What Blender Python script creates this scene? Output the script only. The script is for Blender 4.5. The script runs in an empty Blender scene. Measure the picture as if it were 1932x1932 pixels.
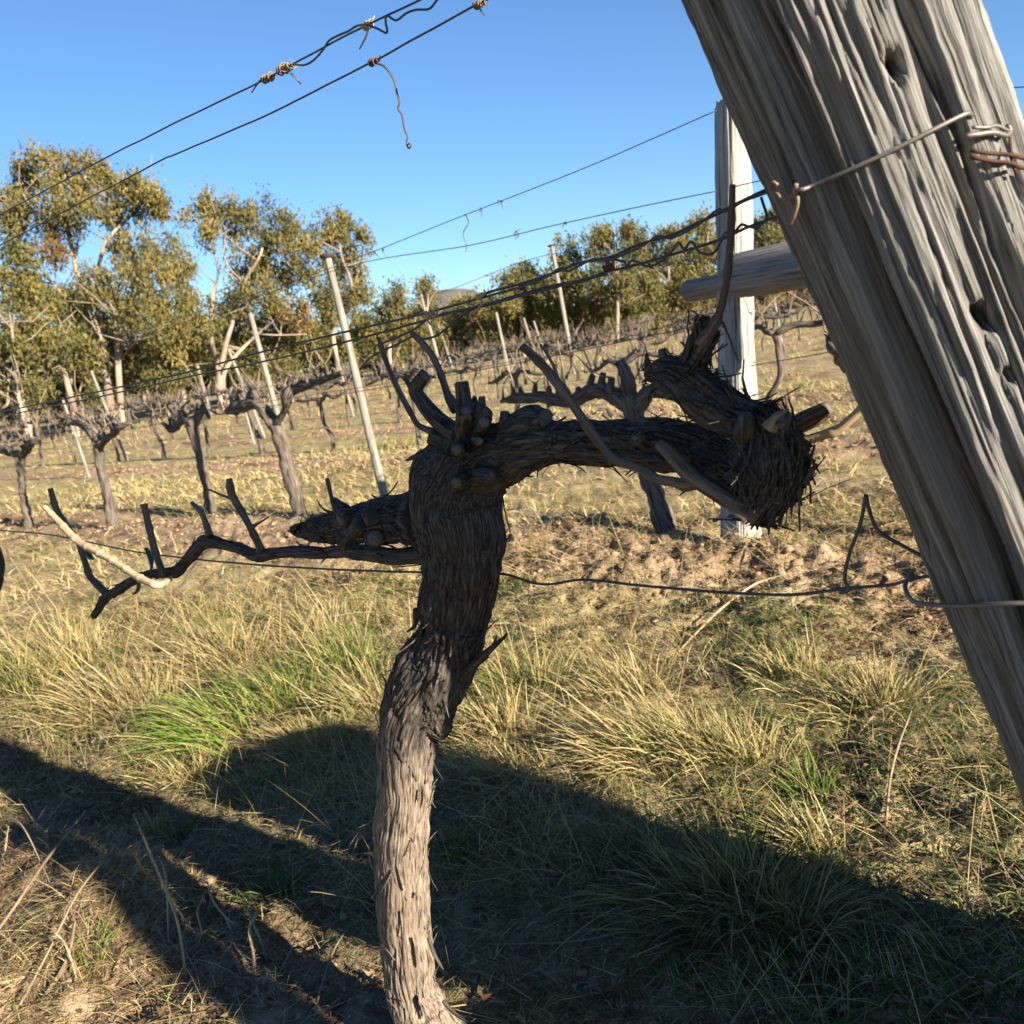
import bpy, math, random
import numpy as np
from math import sin, cos, tan, pi, radians, sqrt

SC = bpy.context.scene
COL = SC.collection
rng = np.random.default_rng(7)
random.seed(7)

# ------------------------------------------------------------------ camera
CAM_H = 1.3
FPX = 1895.0            # focal length for a 1932 px wide frame
CPX = 966.0
ROLL, PITCH = radians(8.5), radians(9.6)
FWD = np.array([0, cos(PITCH), -sin(PITCH)])
_R0 = np.array([1.0, 0, 0])
_U0 = np.cross(_R0, FWD)
RIGHT = cos(ROLL) * _R0 - sin(ROLL) * _U0
UP = cos(ROLL) * _U0 + sin(ROLL) * _R0
EYE = np.array([0, 0, CAM_H])

cam_data = bpy.data.cameras.new('camera')
cam = bpy.data.objects.new('camera', cam_data)
COL.objects.link(cam)
SC.camera = cam
cam_data.sensor_width = 36
cam_data.lens = 36 * FPX / (2 * CPX)
cam_data.clip_start, cam_data.clip_end = 0.05, 20000
from mathutils import Matrix, Vector
M = Matrix.Identity(4)
for i in range(3):
    M[i][0], M[i][1], M[i][2], M[i][3] = RIGHT[i], UP[i], -FWD[i], EYE[i]
cam.matrix_world = M
cam_data.dof.use_dof = True
cam_data.dof.focus_distance = 1.62
cam_data.dof.aperture_fstop = 11.0

# ------------------------------------------------------------------ light
SUN_AZ, SUN_EL = radians(43.5), radians(18.5)
TO_SUN = np.array([sin(SUN_AZ) * cos(SUN_EL), -cos(SUN_AZ) * cos(SUN_EL), sin(SUN_EL)])
sun_d = bpy.data.lights.new('sun', 'SUN')
sun_d.energy = 5.0
sun_d.angle = radians(0.53)
sun_d.color = (1.0, 0.88, 0.70)
sun = bpy.data.objects.new('sun', sun_d)
COL.objects.link(sun)
sun.rotation_euler = Vector(TO_SUN).to_track_quat('Z', 'Y').to_euler()
sun.location = (8, -8, 12)

world = bpy.data.worlds.new('World')
SC.world = world
world.use_nodes = True
nt = world.node_tree
bg = nt.nodes['Background']
sky = nt.nodes.new('ShaderNodeTexSky')
sky.sky_type = 'NISHITA'
sky.sun_disc = False
sky.sun_elevation = SUN_EL
sky.sun_rotation = math.atan2(TO_SUN[0], TO_SUN[1])
sky.altitude = 600
sky.air_density = 1.0
sky.dust_density = 0.0
sky.ozone_density = 6.0
nt.links.new(sky.outputs[0], bg.inputs[0])
bg.inputs[1].default_value = 0.051

SC.view_settings.view_transform = 'Standard'
SC.view_settings.look = 'None'
SC.view_settings.exposure = 1.85
SC.view_settings.gamma = 1.0
SC.view_settings.use_curve_mapping = False
SC.cycles.max_bounces = 5
SC.cycles.diffuse_bounces = 3
SC.cycles.transparent_max_bounces = 4
SC.cycles.use_denoising = True

# ------------------------------------------------------------------ projection helpers
def ray(x, y):
    return FWD + RIGHT * (x - CPX) / FPX - UP * (y - CPX) / FPX
def at_depth(x, y, w):
    return EYE + ray(x, y) * w
def proj(p):
    v = np.asarray(p, float) - EYE
    w = v @ FWD
    return CPX + FPX * (v @ RIGHT) / w, CPX - FPX * (v @ UP) / w, w
def ground_pt(x, y, z=0.0):
    d = ray(x, y)
    return EYE + d * ((z - CAM_H) / d[2])
ROW_A = radians(45)
ROW_D = np.array([-sin(ROW_A), cos(ROW_A), 0])      # along the row, away from camera
ROW_N = np.array([cos(ROW_A), sin(ROW_A), 0])       # across the rows
C1 = float(ROW_N @ ground_pt(790, 1950))
ROW_GAP = 3.65
def on_plane(x, y, c=None, off=0.0):
    c = C1 if c is None else c
    d = ray(x, y)
    return EYE + d * (((c + off) - ROW_N @ EYE) / (ROW_N @ d))
def zc(x0, y0, s):          # coordinates read off an enlarged crop of the photograph
    return lambda X, Y: (0.92 * (x0 + X / s), 0.92 * (y0 + Y / s))

# ------------------------------------------------------------------ noise
def _h(i, j, k):
    n = (i.astype(np.int64) * 374761393 + j.astype(np.int64) * 668265263 + k.astype(np.int64) * 2147483647 * 7 + k.astype(np.int64) * 1274126177) & 0xFFFFFFFF
    n = ((n ^ (n >> 13)) * 1274126177) & 0xFFFFFFFF
    n = ((n ^ (n >> 16)) * 2246822519) & 0xFFFFFFFF
    n = n ^ (n >> 15)
    return (n & 0xFFFFFF) / float(0xFFFFFF) * 2 - 1
def pn(x, y, z=0.0):
    x, y, z = np.broadcast_arrays(np.asarray(x, float), np.asarray(y, float), np.asarray(z, float))
    i, j, k = np.floor(x), np.floor(y), np.floor(z)
    fx, fy, fz = x - i, y - j, z - k
    fx, fy, fz = [f * f * (3 - 2 * f) for f in (fx, fy, fz)]
    i, j, k = i.astype(np.int64), j.astype(np.int64), k.astype(np.int64)
    def L(a, b, t): return a + (b - a) * t
    c00 = L(_h(i, j, k), _h(i + 1, j, k), fx); c10 = L(_h(i, j + 1, k), _h(i + 1, j + 1, k), fx)
    c01 = L(_h(i, j, k + 1), _h(i + 1, j, k + 1), fx); c11 = L(_h(i, j + 1, k + 1), _h(i + 1, j + 1, k + 1), fx)
    return L(L(c00, c10, fy), L(c01, c11, fy), fz)
def fbm(x, y, z=0.0, o=3):
    a, s, t = 1.0, 0.0, 0.0
    for q in range(o):
        f = 2.03 ** q
        s = s + a * pn(np.asarray(x) * f + 17.3 * q, np.asarray(y) * f - 9.1 * q, np.asarray(z) * f + 5.7 * q)
        t += a; a *= 0.5
    return s / t
def smooth(e0, e1, x):
    t = np.clip((x - e0) / (e1 - e0), 0, 1)
    return t * t * (3 - 2 * t)

# ------------------------------------------------------------------ object helpers
def mesh(name, V, F, mat=None, smooth_shade=True, attrs=None):
    """F: list of integer arrays (n,3) or (n,4)."""
    me = bpy.data.meshes.new(name)
    V = np.asarray(V, np.float32)
    if isinstance(F, np.ndarray): F = [F]
    F = [np.asarray(f, np.int32) for f in F if len(f)]
    me.vertices.add(len(V)); me.vertices.foreach_set('co', V.ravel())
    nl = sum(f.size for f in F); npoly = sum(len(f) for f in F)
    me.loops.add(nl); me.polygons.add(npoly)
    me.loops.foreach_set('vertex_index', np.concatenate([f.ravel() for f in F]))
    tot = np.concatenate([np.full(len(f), f.shape[1], np.int32) for f in F])
    st = np.concatenate([[0], np.cumsum(tot)[:-1]]).astype(np.int32)
    me.polygons.foreach_set('loop_start', st)
    try: me.polygons.foreach_set('loop_total', tot)
    except Exception: pass
    if smooth_shade: me.polygons.foreach_set('use_smooth', np.ones(npoly, bool))
    me.update(calc_edges=True)
    for k, (typ, data) in (attrs or {}).items():
        a = me.attributes.new(k, typ, 'POINT')
        a.data.foreach_set('color' if typ == 'FLOAT_COLOR' else 'vector', np.asarray(data, np.float32).ravel())
    if mat: me.materials.append(mat)
    return me
def link(name, me, parent=None, loc=None):
    o = bpy.data.objects.new(name, me)
    COL.objects.link(o)
    if parent is not None: o.parent = parent
    if loc is not None: o.location = loc
    return o
def tag(o, label=None, cat=None, group=None, kind=None):
    if label: o['label'] = label
    if cat: o['category'] = cat
    if group: o['group'] = group
    if kind: o['kind'] = kind
    return o
def thing(name, label, cat, loc=(0, 0, 0), group=None):
    o = bpy.data.objects.new(name, None)
    o.empty_display_size = 0.1
    COL.objects.link(o); o.location = loc
    return tag(o, label, cat, group)
class MB:                      # collects several shells into one mesh
    def __init__(s): s.V, s.Q, s.T, s.A, s.C, s.n = [], [], [], [], [], 0
    def add(s, V, Q=None, T=None, fib=None, col=None):
        s.V.append(V)
        if Q is not None and len(Q): s.Q.append(np.asarray(Q) + s.n)
        if T is not None and len(T): s.T.append(np.asarray(T) + s.n)
        s.A.append(np.zeros_like(V) if fib is None else fib)
        s.C.append(np.ones((len(V), 4)) if col is None else np.broadcast_to(np.asarray(col, float), (len(V), 4)))
        s.n += len(V)
    def build(s, name, mat, sm=True, origin=None):
        V = np.concatenate(s.V)
        if origin is not None: V = V - np.asarray(origin)
        F = []
        if s.Q: F.append(np.concatenate(s.Q))
        if s.T: F.append(np.concatenate(s.T))
        return mesh(name, V, F, mat, sm, {'fib': ('FLOAT_VECTOR', np.concatenate(s.A)), 'tint': ('FLOAT_COLOR', np.concatenate(s.C))})

def resample(P, R, step):
    """Catmull-Rom through the control points, evenly resampled."""
    P = np.asarray(P, float); R = np.asarray(R, float)
    if len(P) == 2:
        P = np.array([P[0], P[0] * .67 + P[1] * .33, P[0] * .33 + P[1] * .67, P[1]]); R = np.array([R[0], R[0] * .67 + R[1] * .33, R[0] * .33 + R[1] * .67, R[1]])
    Q = np.vstack([2 * P[0] - P[1], P, 2 * P[-1] - P[-2]])
    pts, rr = [], []
    for i in range(len(P) - 1):
        p0, p1, p2, p3 = Q[i:i + 4]
        t = np.linspace(0, 1, 24, endpoint=(i == len(P) - 2))[:, None]
        pts.append(.5 * (2 * p1 + (p2 - p0) * t + (2 * p0 - 5 * p1 + 4 * p2 - p3) * t ** 2 + (3 * p1 - p0 - 3 * p2 + p3) * t ** 3))
        tt = t[:, 0]; tt = tt * tt * (3 - 2 * tt)
        rr.append(R[i] * (1 - tt) + R[i + 1] * tt)
    pts, rr = np.vstack(pts), np.concatenate(rr)
    s = np.concatenate([[0], np.cumsum(np.linalg.norm(np.diff(pts, axis=0), axis=1))])
    n = max(3, int(math.ceil(s[-1] / step)) + 1)
    u = np.linspace(0, s[-1], n)
    return np.stack([np.interp(u, s, pts[:, k]) for k in range(3)], 1), np.interp(u, s, rr), u
def frames(P):
    T = np.gradient(P, axis=0); T /= np.linalg.norm(T, axis=1)[:, None] + 1e-12
    a = np.array([0, 0, 1.0]) if abs(T[0][2]) < .8 else np.array([1.0, 0, 0])
    n = np.cross(T[0], a); n /= np.linalg.norm(n)
    N = [n]
    for i in range(1, len(P)):
        n = n - T[i] * (n @ T[i]); n /= np.linalg.norm(n) + 1e-12
        N.append(n)
    N = np.array(N)
    return T, N, np.cross(T, N)
def tube(mb, P, R, sides=8, step=.01, disp=None, cap=True, col=None, seed=0.0, flat=1.0, raw=False):
    if raw: P, R = np.asarray(P, float), np.asarray(R, float); S = np.concatenate([[0], np.cumsum(np.linalg.norm(np.diff(P, axis=0), axis=1))])
    else: P, R, S = resample(P, R, step)
    T, N, B = frames(P)
    th = np.linspace(0, 2 * pi, sides, endpoint=False)
    c, s_ = np.cos(th)[None, :], np.sin(th)[None, :]
    rad = np.repeat(R[:, None], sides, 1)
    X, Y, Z = R[:, None] * c + seed, R[:, None] * s_ + seed * .7, np.repeat(S[:, None], sides, 1)
    if disp is not None: rad = np.maximum(rad + disp(X, Y, Z, rad, th[None, :]), rad * .25)
    V = P[:, None, :] + N[:, None, :] * (rad * c)[:, :, None] + B[:, None, :] * (rad * s_ * flat)[:, :, None]
    n = len(P)
    i = np.arange(n - 1)[:, None] * sides; j = np.arange(sides)[None, :]; k = (j + 1) % sides
    Q = np.stack([i + j, i + k, i + sides + k, i + sides + j], -1).reshape(-1, 4)
    V = V.reshape(-1, 3); fib = np.stack([X, Y, Z], -1).reshape(-1, 3)
    Tn = []
    if cap:
        for e, (ring, ctr) in enumerate(((0, P[0]), ((n - 1) * sides, P[-1]))):
            idx = len(V)
            V = np.vstack([V, ctr[None]]); fib = np.vstack([fib, [[seed, seed, 9.0]]])
            a = ring + np.arange(sides); b = ring + (np.arange(sides) + 1) % sides
            Tn.append(np.stack([b, a, np.full(sides, idx)] if e == 0 else [a, b, np.full(sides, idx)], -1))
    mb.add(V, Q, np.vstack(Tn) if Tn else None, fib, col)
    return P, R, S, T, N, B

# ------------------------------------------------------------------ materials
def newmat(name, rough=.9, spec=.2):
    m = bpy.data.materials.new(name); m.use_nodes = True
    b = m.node_tree.nodes['Principled BSDF']
    b.inputs['Roughness'].default_value = rough
    b.inputs['Specular IOR Level'].default_value = spec
    return m, m.node_tree, b
def node(nt, t, **kw):
    n = nt.nodes.new(t)
    for k, v in kw.items(): setattr(n, k, v)
    return n
def coords(nt, src, scale):
    mp = node(nt, 'ShaderNodeMapping'); mp.inputs['Scale'].default_value = scale
    if src == 'object':
        tc = node(nt, 'ShaderNodeTexCoord'); nt.links.new(tc.outputs['Object'], mp.inputs[0])
    elif src == 'world':
        g = node(nt, 'ShaderNodeNewGeometry'); nt.links.new(g.outputs['Position'], mp.inputs[0])
    else:
        a = node(nt, 'ShaderNodeAttribute', attribute_name='fib'); nt.links.new(a.outputs['Vector'], mp.inputs[0])
    return mp.outputs[0]
def noise(nt, vec, scale, detail=4, rough=.55, dist=0.0):
    n = node(nt, 'ShaderNodeTexNoise'); n.inputs['Scale'].default_value = scale
    n.inputs['Detail'].default_value = detail; n.inputs['Roughness'].default_value = rough; n.inputs['Distortion'].default_value = dist
    nt.links.new(vec, n.inputs['Vector']); return n.outputs['Fac']
def ramp(nt, fac, stops):
    r = node(nt, 'ShaderNodeValToRGB'); e = r.color_ramp.elements
    while len(e) < len(stops): e.new(.5)
    for q, (p, c) in zip(e, stops): q.position = p; q.color = (*c, 1) if len(c) == 3 else c
    nt.links.new(fac, r.inputs[0]); return r.outputs[0]
def mixc(nt, fac, a, b, mode='MIX'):
    m = node(nt, 'ShaderNodeMix', data_type='RGBA', blend_type=mode)
    if isinstance(fac, (int, float)): m.inputs[0].default_value = fac
    else: nt.links.new(fac, m.inputs[0])
    for s, v in ((6, a), (7, b)):
        if isinstance(v, tuple): m.inputs[s].default_value = (*v, 1)
        else: nt.links.new(v, m.inputs[s])
    return m.outputs[2]
def bump(nt, b, h, strength=.5, dist=.003):
    n = node(nt, 'ShaderNodeBump'); n.inputs['Strength'].default_value = strength; n.inputs['Distance'].default_value = dist
    nt.links.new(h, n.inputs['Height']); nt.links.new(n.outputs[0], b.inputs['Normal'])

def bark_material(name, dark, mid, light, fine=260, along=.09, bstr=.8, bdist=.0025):
    dark, mid, light = [tuple(x * .78 for x in q) for q in (dark, mid, light)]
    m, t, b = newmat(name, .95, .12)
    v = coords(t, 'fib', (1, 1, along))
    f = noise(t, v, fine, 5, .65, .3)
    c = ramp(t, f, [(.37, dark), (.49, mid), (.63, light)])
    v2 = coords(t, 'fib', (1, 1, .35))
    g = noise(t, v2, 22, 3)
    c = mixc(t, ramp(t, g, [(.35, (0, 0, 0)), (.7, (.55, .55, .55))]), c, tuple(x * 1.25 for x in mid))
    t.links.new(c, b.inputs['Base Color'])
    bump(t, b, f, bstr, bdist)
    return m
BARK = bark_material('old_vine_bark', (.017, .015, .014), (.066, .057, .05), (.16, .138, .118))
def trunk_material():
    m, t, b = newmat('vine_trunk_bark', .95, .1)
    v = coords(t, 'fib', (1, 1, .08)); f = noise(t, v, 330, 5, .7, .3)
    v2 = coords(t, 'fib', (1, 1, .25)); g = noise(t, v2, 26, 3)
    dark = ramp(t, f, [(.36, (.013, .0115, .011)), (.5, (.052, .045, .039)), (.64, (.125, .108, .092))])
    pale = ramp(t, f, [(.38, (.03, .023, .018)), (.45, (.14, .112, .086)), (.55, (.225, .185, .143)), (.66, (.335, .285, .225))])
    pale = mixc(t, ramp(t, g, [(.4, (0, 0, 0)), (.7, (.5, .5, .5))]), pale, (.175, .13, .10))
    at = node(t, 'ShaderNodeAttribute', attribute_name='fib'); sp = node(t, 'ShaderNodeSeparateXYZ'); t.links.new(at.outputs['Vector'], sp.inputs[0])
    # old bark above the bend, darkened further as painted shade; paler peeled layer below
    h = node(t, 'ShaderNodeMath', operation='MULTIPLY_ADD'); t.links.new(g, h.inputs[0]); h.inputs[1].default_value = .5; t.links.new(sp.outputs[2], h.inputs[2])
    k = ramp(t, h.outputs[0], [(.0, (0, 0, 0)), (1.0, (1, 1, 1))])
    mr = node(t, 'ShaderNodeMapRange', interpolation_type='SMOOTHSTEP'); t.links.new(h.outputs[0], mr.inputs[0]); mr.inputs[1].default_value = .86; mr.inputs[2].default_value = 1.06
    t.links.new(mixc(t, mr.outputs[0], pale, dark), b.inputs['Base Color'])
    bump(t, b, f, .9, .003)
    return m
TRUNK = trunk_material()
CANE = bark_material('pruned_cane_bark', (.05, .038, .03), (.115, .09, .072), (.20, .165, .13), 180, .06, .4, .001)
PALE_CANE = bark_material('pale_cane_bark', (.30, .19, .105), (.47, .35, .215), (.60, .48, .32), 150, .05, .4, .0015)
SPURW = bark_material('cracked_spur_bark', (.04, .028, .02), (.13, .09, .062), (.27, .20, .14), 240, .05, 1, .002)
CUTWOOD = bark_material('weathered_cut_wood', (.06, .05, .043), (.13, .112, .095), (.21, .185, .155), 300, 1, .6, .001)
TWIG = bark_material('dry_twig', (.12, .09, .06), (.24, .18, .12), (.38, .30, .2), 200, .06, .3, .001)
def post_material():
    m, t, b = newmat('grey_weathered_post', .95, .1)
    f = noise(t, coords(t, 'fib', (1, 1, .012)), 320, 4, .7, .15)
    f2 = noise(t, coords(t, 'fib', (1, 1, .03)), 90, 3, .6, .3)
    g = noise(t, coords(t, 'fib', (1, 1, .2)), 14, 3)
    c = ramp(t, f, [(.35, (.032, .032, .032)), (.44, (.115, .114, .110)), (.55, (.185, .183, .176)), (.66, (.275, .27, .258))])
    c = mixc(t, ramp(t, f2, [(.34, (.6, .6, .6)), (.43, (0, 0, 0))]), c, (.05, .046, .04))
    c = mixc(t, ramp(t, g, [(.45, (0, 0, 0)), (.65, (.5, .5, .5))]), c, (.15, .138, .118))
    t.links.new(c, b.inputs['Base Color'])
    h = node(t, 'ShaderNodeMath', operation='ADD'); t.links.new(f, h.inputs[0]); t.links.new(f2, h.inputs[1])
    bump(t, b, h.outputs[0], 1.0, .004)
    return m
GREYWOOD = post_material()
WHITEWOOD = bark_material('whitened_post', (.07, .066, .058), (.34, .325, .295), (.54, .52, .475), 75, .02, 1, .01)
RAILWOOD = bark_material('grey_rail', (.10, .09, .085), (.22, .205, .195), (.33, .31, .29), 90, .05, .6, .004)
STAKE = bark_material('weathered_stake', (.12, .112, .09), (.235, .225, .19), (.34, .325, .28), 70, .05, .6, .004)
FARVINE = bark_material('distant_vine_bark', (.035, .028, .024), (.115, .095, .078), (.23, .195, .16), 60, .12, .7, .006)
FARCANE = bark_material('distant_cane', (.13, .09, .07), (.28, .21, .16), (.40, .32, .25), 60, .1, .2, .002)
GUM = bark_material('smooth_gum_bark', (.15, .11, .08), (.29, .23, .175), (.41, .35, .285), 1.6, .35, .2, .01)
def metal(name, c, rough):
    m, t, b = newmat(name, rough, .4)
    n = noise(t, coords(t, 'object', (1, 1, 1)), 60, 3)
    t.links.new(ramp(t, n, [(.3, tuple(x * .55 for x in c)), (.7, c)]), b.inputs['Base Color'])
    b.inputs['Metallic'].default_value = .35
    return m
WIRE = metal('dull_wire', (.09, .085, .08), .55)
GALV = metal('galvanised_wire', (.17, .16, .145), .45)
RUST = metal('rusty_wire', (.085, .038, .027), .8)
DRUM = metal('drum_paint', (.10, .16, .24), .5)
def plain(name, c, rough=.8):
    m, t, b = newmat(name, rough, .2)
    n = noise(t, coords(t, 'object', (1, 1, 1)), 40, 4)
    t.links.new(ramp(t, n, [(.3, tuple(x * .7 for x in c)), (.7, tuple(min(1, x * 1.15) for x in c))]), b.inputs['Base Color'])
    return m
TIE = plain('green_tie_plastic', (.01, .10, .06), .4)
CAPM = plain('dark_post_cap', (.05, .05, .05), .6)
HILL = plain('far_hill_scrub', (.10, .10, .09))

def leafy(name, trans=.3, rough=.7):
    m = bpy.data.materials.new(name); m.use_nodes = True
    t = m.node_tree; t.nodes.clear()
    out = node(t, 'ShaderNodeOutputMaterial'); mx = node(t, 'ShaderNodeMixShader'); mx.inputs[0].default_value = trans
    d = node(t, 'ShaderNodeBsdfPrincipled'); d.inputs['Roughness'].default_value = rough; d.inputs['Specular IOR Level'].default_value = .25
    tr = node(t, 'ShaderNodeBsdfTranslucent')
    a = node(t, 'ShaderNodeAttribute', attribute_name='tint')
    n = noise(t, coords(t, 'object', (1, 1, 1)), 30, 2)
    c = mixc(t, 1.0, a.outputs['Color'], ramp(t, n, [(.3, (.75, .75, .75)), (.7, (1.15, 1.12, 1.05))]), 'MULTIPLY')
    t.links.new(c, d.inputs['Base Color']); t.links.new(c, tr.inputs['Color'])
    t.links.new(d.outputs[0], mx.inputs[1]); t.links.new(tr.outputs[0], mx.inputs[2]); t.links.new(mx.outputs[0], out.inputs[0])
    return m
GRASS = leafy('grass_blade', .28)
LEAF = leafy('gum_leaf', .22)

# ------------------------------------------------------------------ terrain
def soil_strip(x, y):
    """1 on the bare cultivated strip under each row, 0 between rows"""
    p = (ROW_N[0] * x + ROW_N[1] * y) - C1
    p = p + .22 * fbm(np.asarray(x) * .9, np.asarray(y) * .9, 3.1, 2)
    q = np.mod(p + .45 + ROW_GAP / 2, ROW_GAP) - ROW_GAP / 2
    s = np.exp(-(q / .62) ** 2)
    return np.where(p > 1.2, s, .25 * s)
BUMPS = []          # (x, y, radius, height): matted grass hummocks
for px, py, r, h in ((240, 1720, .17, .075), (110, 1640, .16, .06), (70, 1850, .26, .07), (1450, 1290, .3, .05), (480, 1330, .35, .05),
                     (1230, 1100, .22, .06), (1360, 1090, .2, .07), (1080, 1120, .2, .06), (700, 1110, .3, .05), (1500, 1180, .25, .05)):
    g = ground_pt(px, py); BUMPS.append((g[0], g[1], r, h))
def height(x, y):
    x, y = np.asarray(x, float), np.asarray(y, float)
    d = np.hypot(x, y)
    st = soil_strip(x, y)
    fade = 1 / (1 + (d / 22) ** 2)
    z = .05 * fbm(x * .8, y * .8, 1.7, 2) * smooth(1.5, 4, d) + st * .05 * smooth(2.0, 4, d)
    z = z + fade * (.045 + .07 * st) * fbm(x * 4.3, y * 4.3, 4.2, 3)
    z = z + fade * ((.028 + .04 * st) * np.abs(pn(x * 11, y * 11, 2.2)) + (.010 + .022 * st) * pn(x * 21, y * 21, 6.1))
    for bx, by, br, bh in BUMPS: z = z + bh * np.exp(-((x - bx) ** 2 + (y - by) ** 2) / br ** 2)
    z = z + .007 * np.maximum(0, y - 16) * smooth(-30, 25, x) * smooth(16, 40, y) + .9 * fbm(x * .012, y * .012, .5, 2) * smooth(60, 200, d)
    return z
def lift(P):
    P = np.array(P, float); P[2] += float(height(P[0], P[1])); return P

def axis(lo, hi, step, far_lo, far_hi, grow=1.06):
    c = list(np.arange(lo, hi, step)); s = step
    while c[-1] < far_hi: s *= grow; c.append(c[-1] + s)
    s = step; d = [lo]
    while d[-1] > far_lo: s *= grow; d.append(d[-1] - s)
    return np.array(d[1:][::-1] + c)
gx, gy = axis(-2.5, 1.9, .023, -3500, 3500), axis(1.3, 5.4, .023, -60, 6000)
GX, GY = np.meshgrid(gx, gy)
GZ = height(GX, GY)
NX, NY = len(gx), len(gy)
i = np.arange(NY - 1)[:, None] * NX; j = np.arange(NX - 1)[None, :]
Q = np.stack([i + j, i + j + 1, i + NX + j + 1, i + NX + j], -1).reshape(-1, 4)
gm, t, b = newmat('vineyard_soil', 1.0, .05)
w = coords(t, 'world', (1, 1, 1))
sep = node(t, 'ShaderNodeVectorMath', operation='DOT_PRODUCT'); sep.inputs[1].default_value = tuple(ROW_N)
t.links.new(w, sep.inputs[0])
wob = noise(t, w, .9, 3)
def mth(op, a, b_=None, c_=None):
    n = node(t, 'ShaderNodeMath', operation=op)
    for k, v_ in enumerate((a, b_, c_)):
        if v_ is None: continue
        if isinstance(v_, (int, float)): n.inputs[k].default_value = v_
        else: t.links.new(v_, n.inputs[k])
    return n.outputs[0]
p = mth('ADD', mth('SUBTRACT', sep.outputs['Value'], C1 - .45 - ROW_GAP / 2 + .35), mth('MULTIPLY', wob, .7))
q = mth('ABSOLUTE', mth('SUBTRACT', mth('MODULO', mth('ADD', p, ROW_GAP * 40), ROW_GAP), ROW_GAP / 2))
strip = mth('SUBTRACT', 1.0, mth('SMOOTH_MIN', mth('DIVIDE', q, .95), 1.0, .4))
big = noise(t, w, .55, 4, .6); med = noise(t, w, 3.2, 5, .65); fine = noise(t, w, 38, 5, .7); vfine = noise(t, w, 170, 3, .6)
grassc = ramp(t, med, [(.33, (0.131, 0.118, 0.049)), (.43, (0.269, 0.220, 0.110)), (.55, (0.375, 0.306, 0.163)), (.68, (0.441, 0.367, 0.212))])
soilc = ramp(t, med, [(.36, (.15, .098, .06)), (.48, (.30, .21, .132)), (.62, (.40, .295, .195))])
sm = ramp(t, mth('ADD', strip, mth('MULTIPLY', mth('SUBTRACT', big, .5), .8)), [(.25, (0, 0, 0)), (.6, (1, 1, 1))])
c = mixc(t, sm, grassc, soilc)
grn = ramp(t, big, [(.56, (0, 0, 0)), (.72, (.6, .6, .6))])
c = mixc(t, grn, c, (0.0816, 0.0952, 0.0306))
c = mixc(t, ramp(t, fine, [(.32, (.65, .65, .65)), (.52, (0, 0, 0))]), c, (.07, .052, .034))
c = mixc(t, ramp(t, vfine, [(.6, (0, 0, 0)), (.75, (.5, .5, .5))]), c, (.30, .24, .145))
d0 = mth('ABSOLUTE', mth('SUBTRACT', sep.outputs['Value'], C1 + .35))
near = ramp(t, mth('ADD', d0, mth('MULTIPLY', mth('SUBTRACT', med, .5), 1.6)), [(.35, (.62, .62, .62)), (.85, (0, 0, 0))])  # near row band mask: shade painted into the soil colour
c = mixc(t, near, c, ramp(t, fine, [(.38, (0.0306, 0.02448, 0.01632)), (.5, (0.0782, 0.0646, 0.0374)), (.62, (0.136, 0.1122, 0.068))]))
t.links.new(c, b.inputs['Base Color'])
hgt = mth('ADD', fine, mth('MULTIPLY', vfine, .5))
bump(t, b, hgt, .9, .02)
ground = link('ground', mesh('ground', np.stack([GX, GY, GZ], -1).reshape(-1, 3), Q, gm))
tag(ground, 'dry vineyard ground with straw coloured grass and bare soil strips', kind='structure')

# far hill on the skyline
hx = np.linspace(-700, 700, 60); hy = np.linspace(-350, 350, 30)
HX, HY = np.meshgrid(hx, hy)
hc = at_depth(875, 640, 3600)
HZ = 215 * np.exp(-(HX / 210) ** 2 - (HY / 200) ** 2) + 60 * np.exp(-((HX + 260) / 220) ** 2 - (HY / 200) ** 2) + 12 * fbm(HX * .01, HY * .01, 0, 3) - 12
i = np.arange(29)[:, None] * 60; j = np.arange(59)[None, :]
hq = np.stack([i + j, i + j + 1, i + 60 + j + 1, i + 60 + j], -1).reshape(-1, 4)
hill = link('hill', mesh('hill', np.stack([HX + hc[0], HY + hc[1], HZ], -1).reshape(-1, 3), hq, HILL))
tag(hill, 'small dark hill far off on the skyline', kind='structure')

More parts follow.
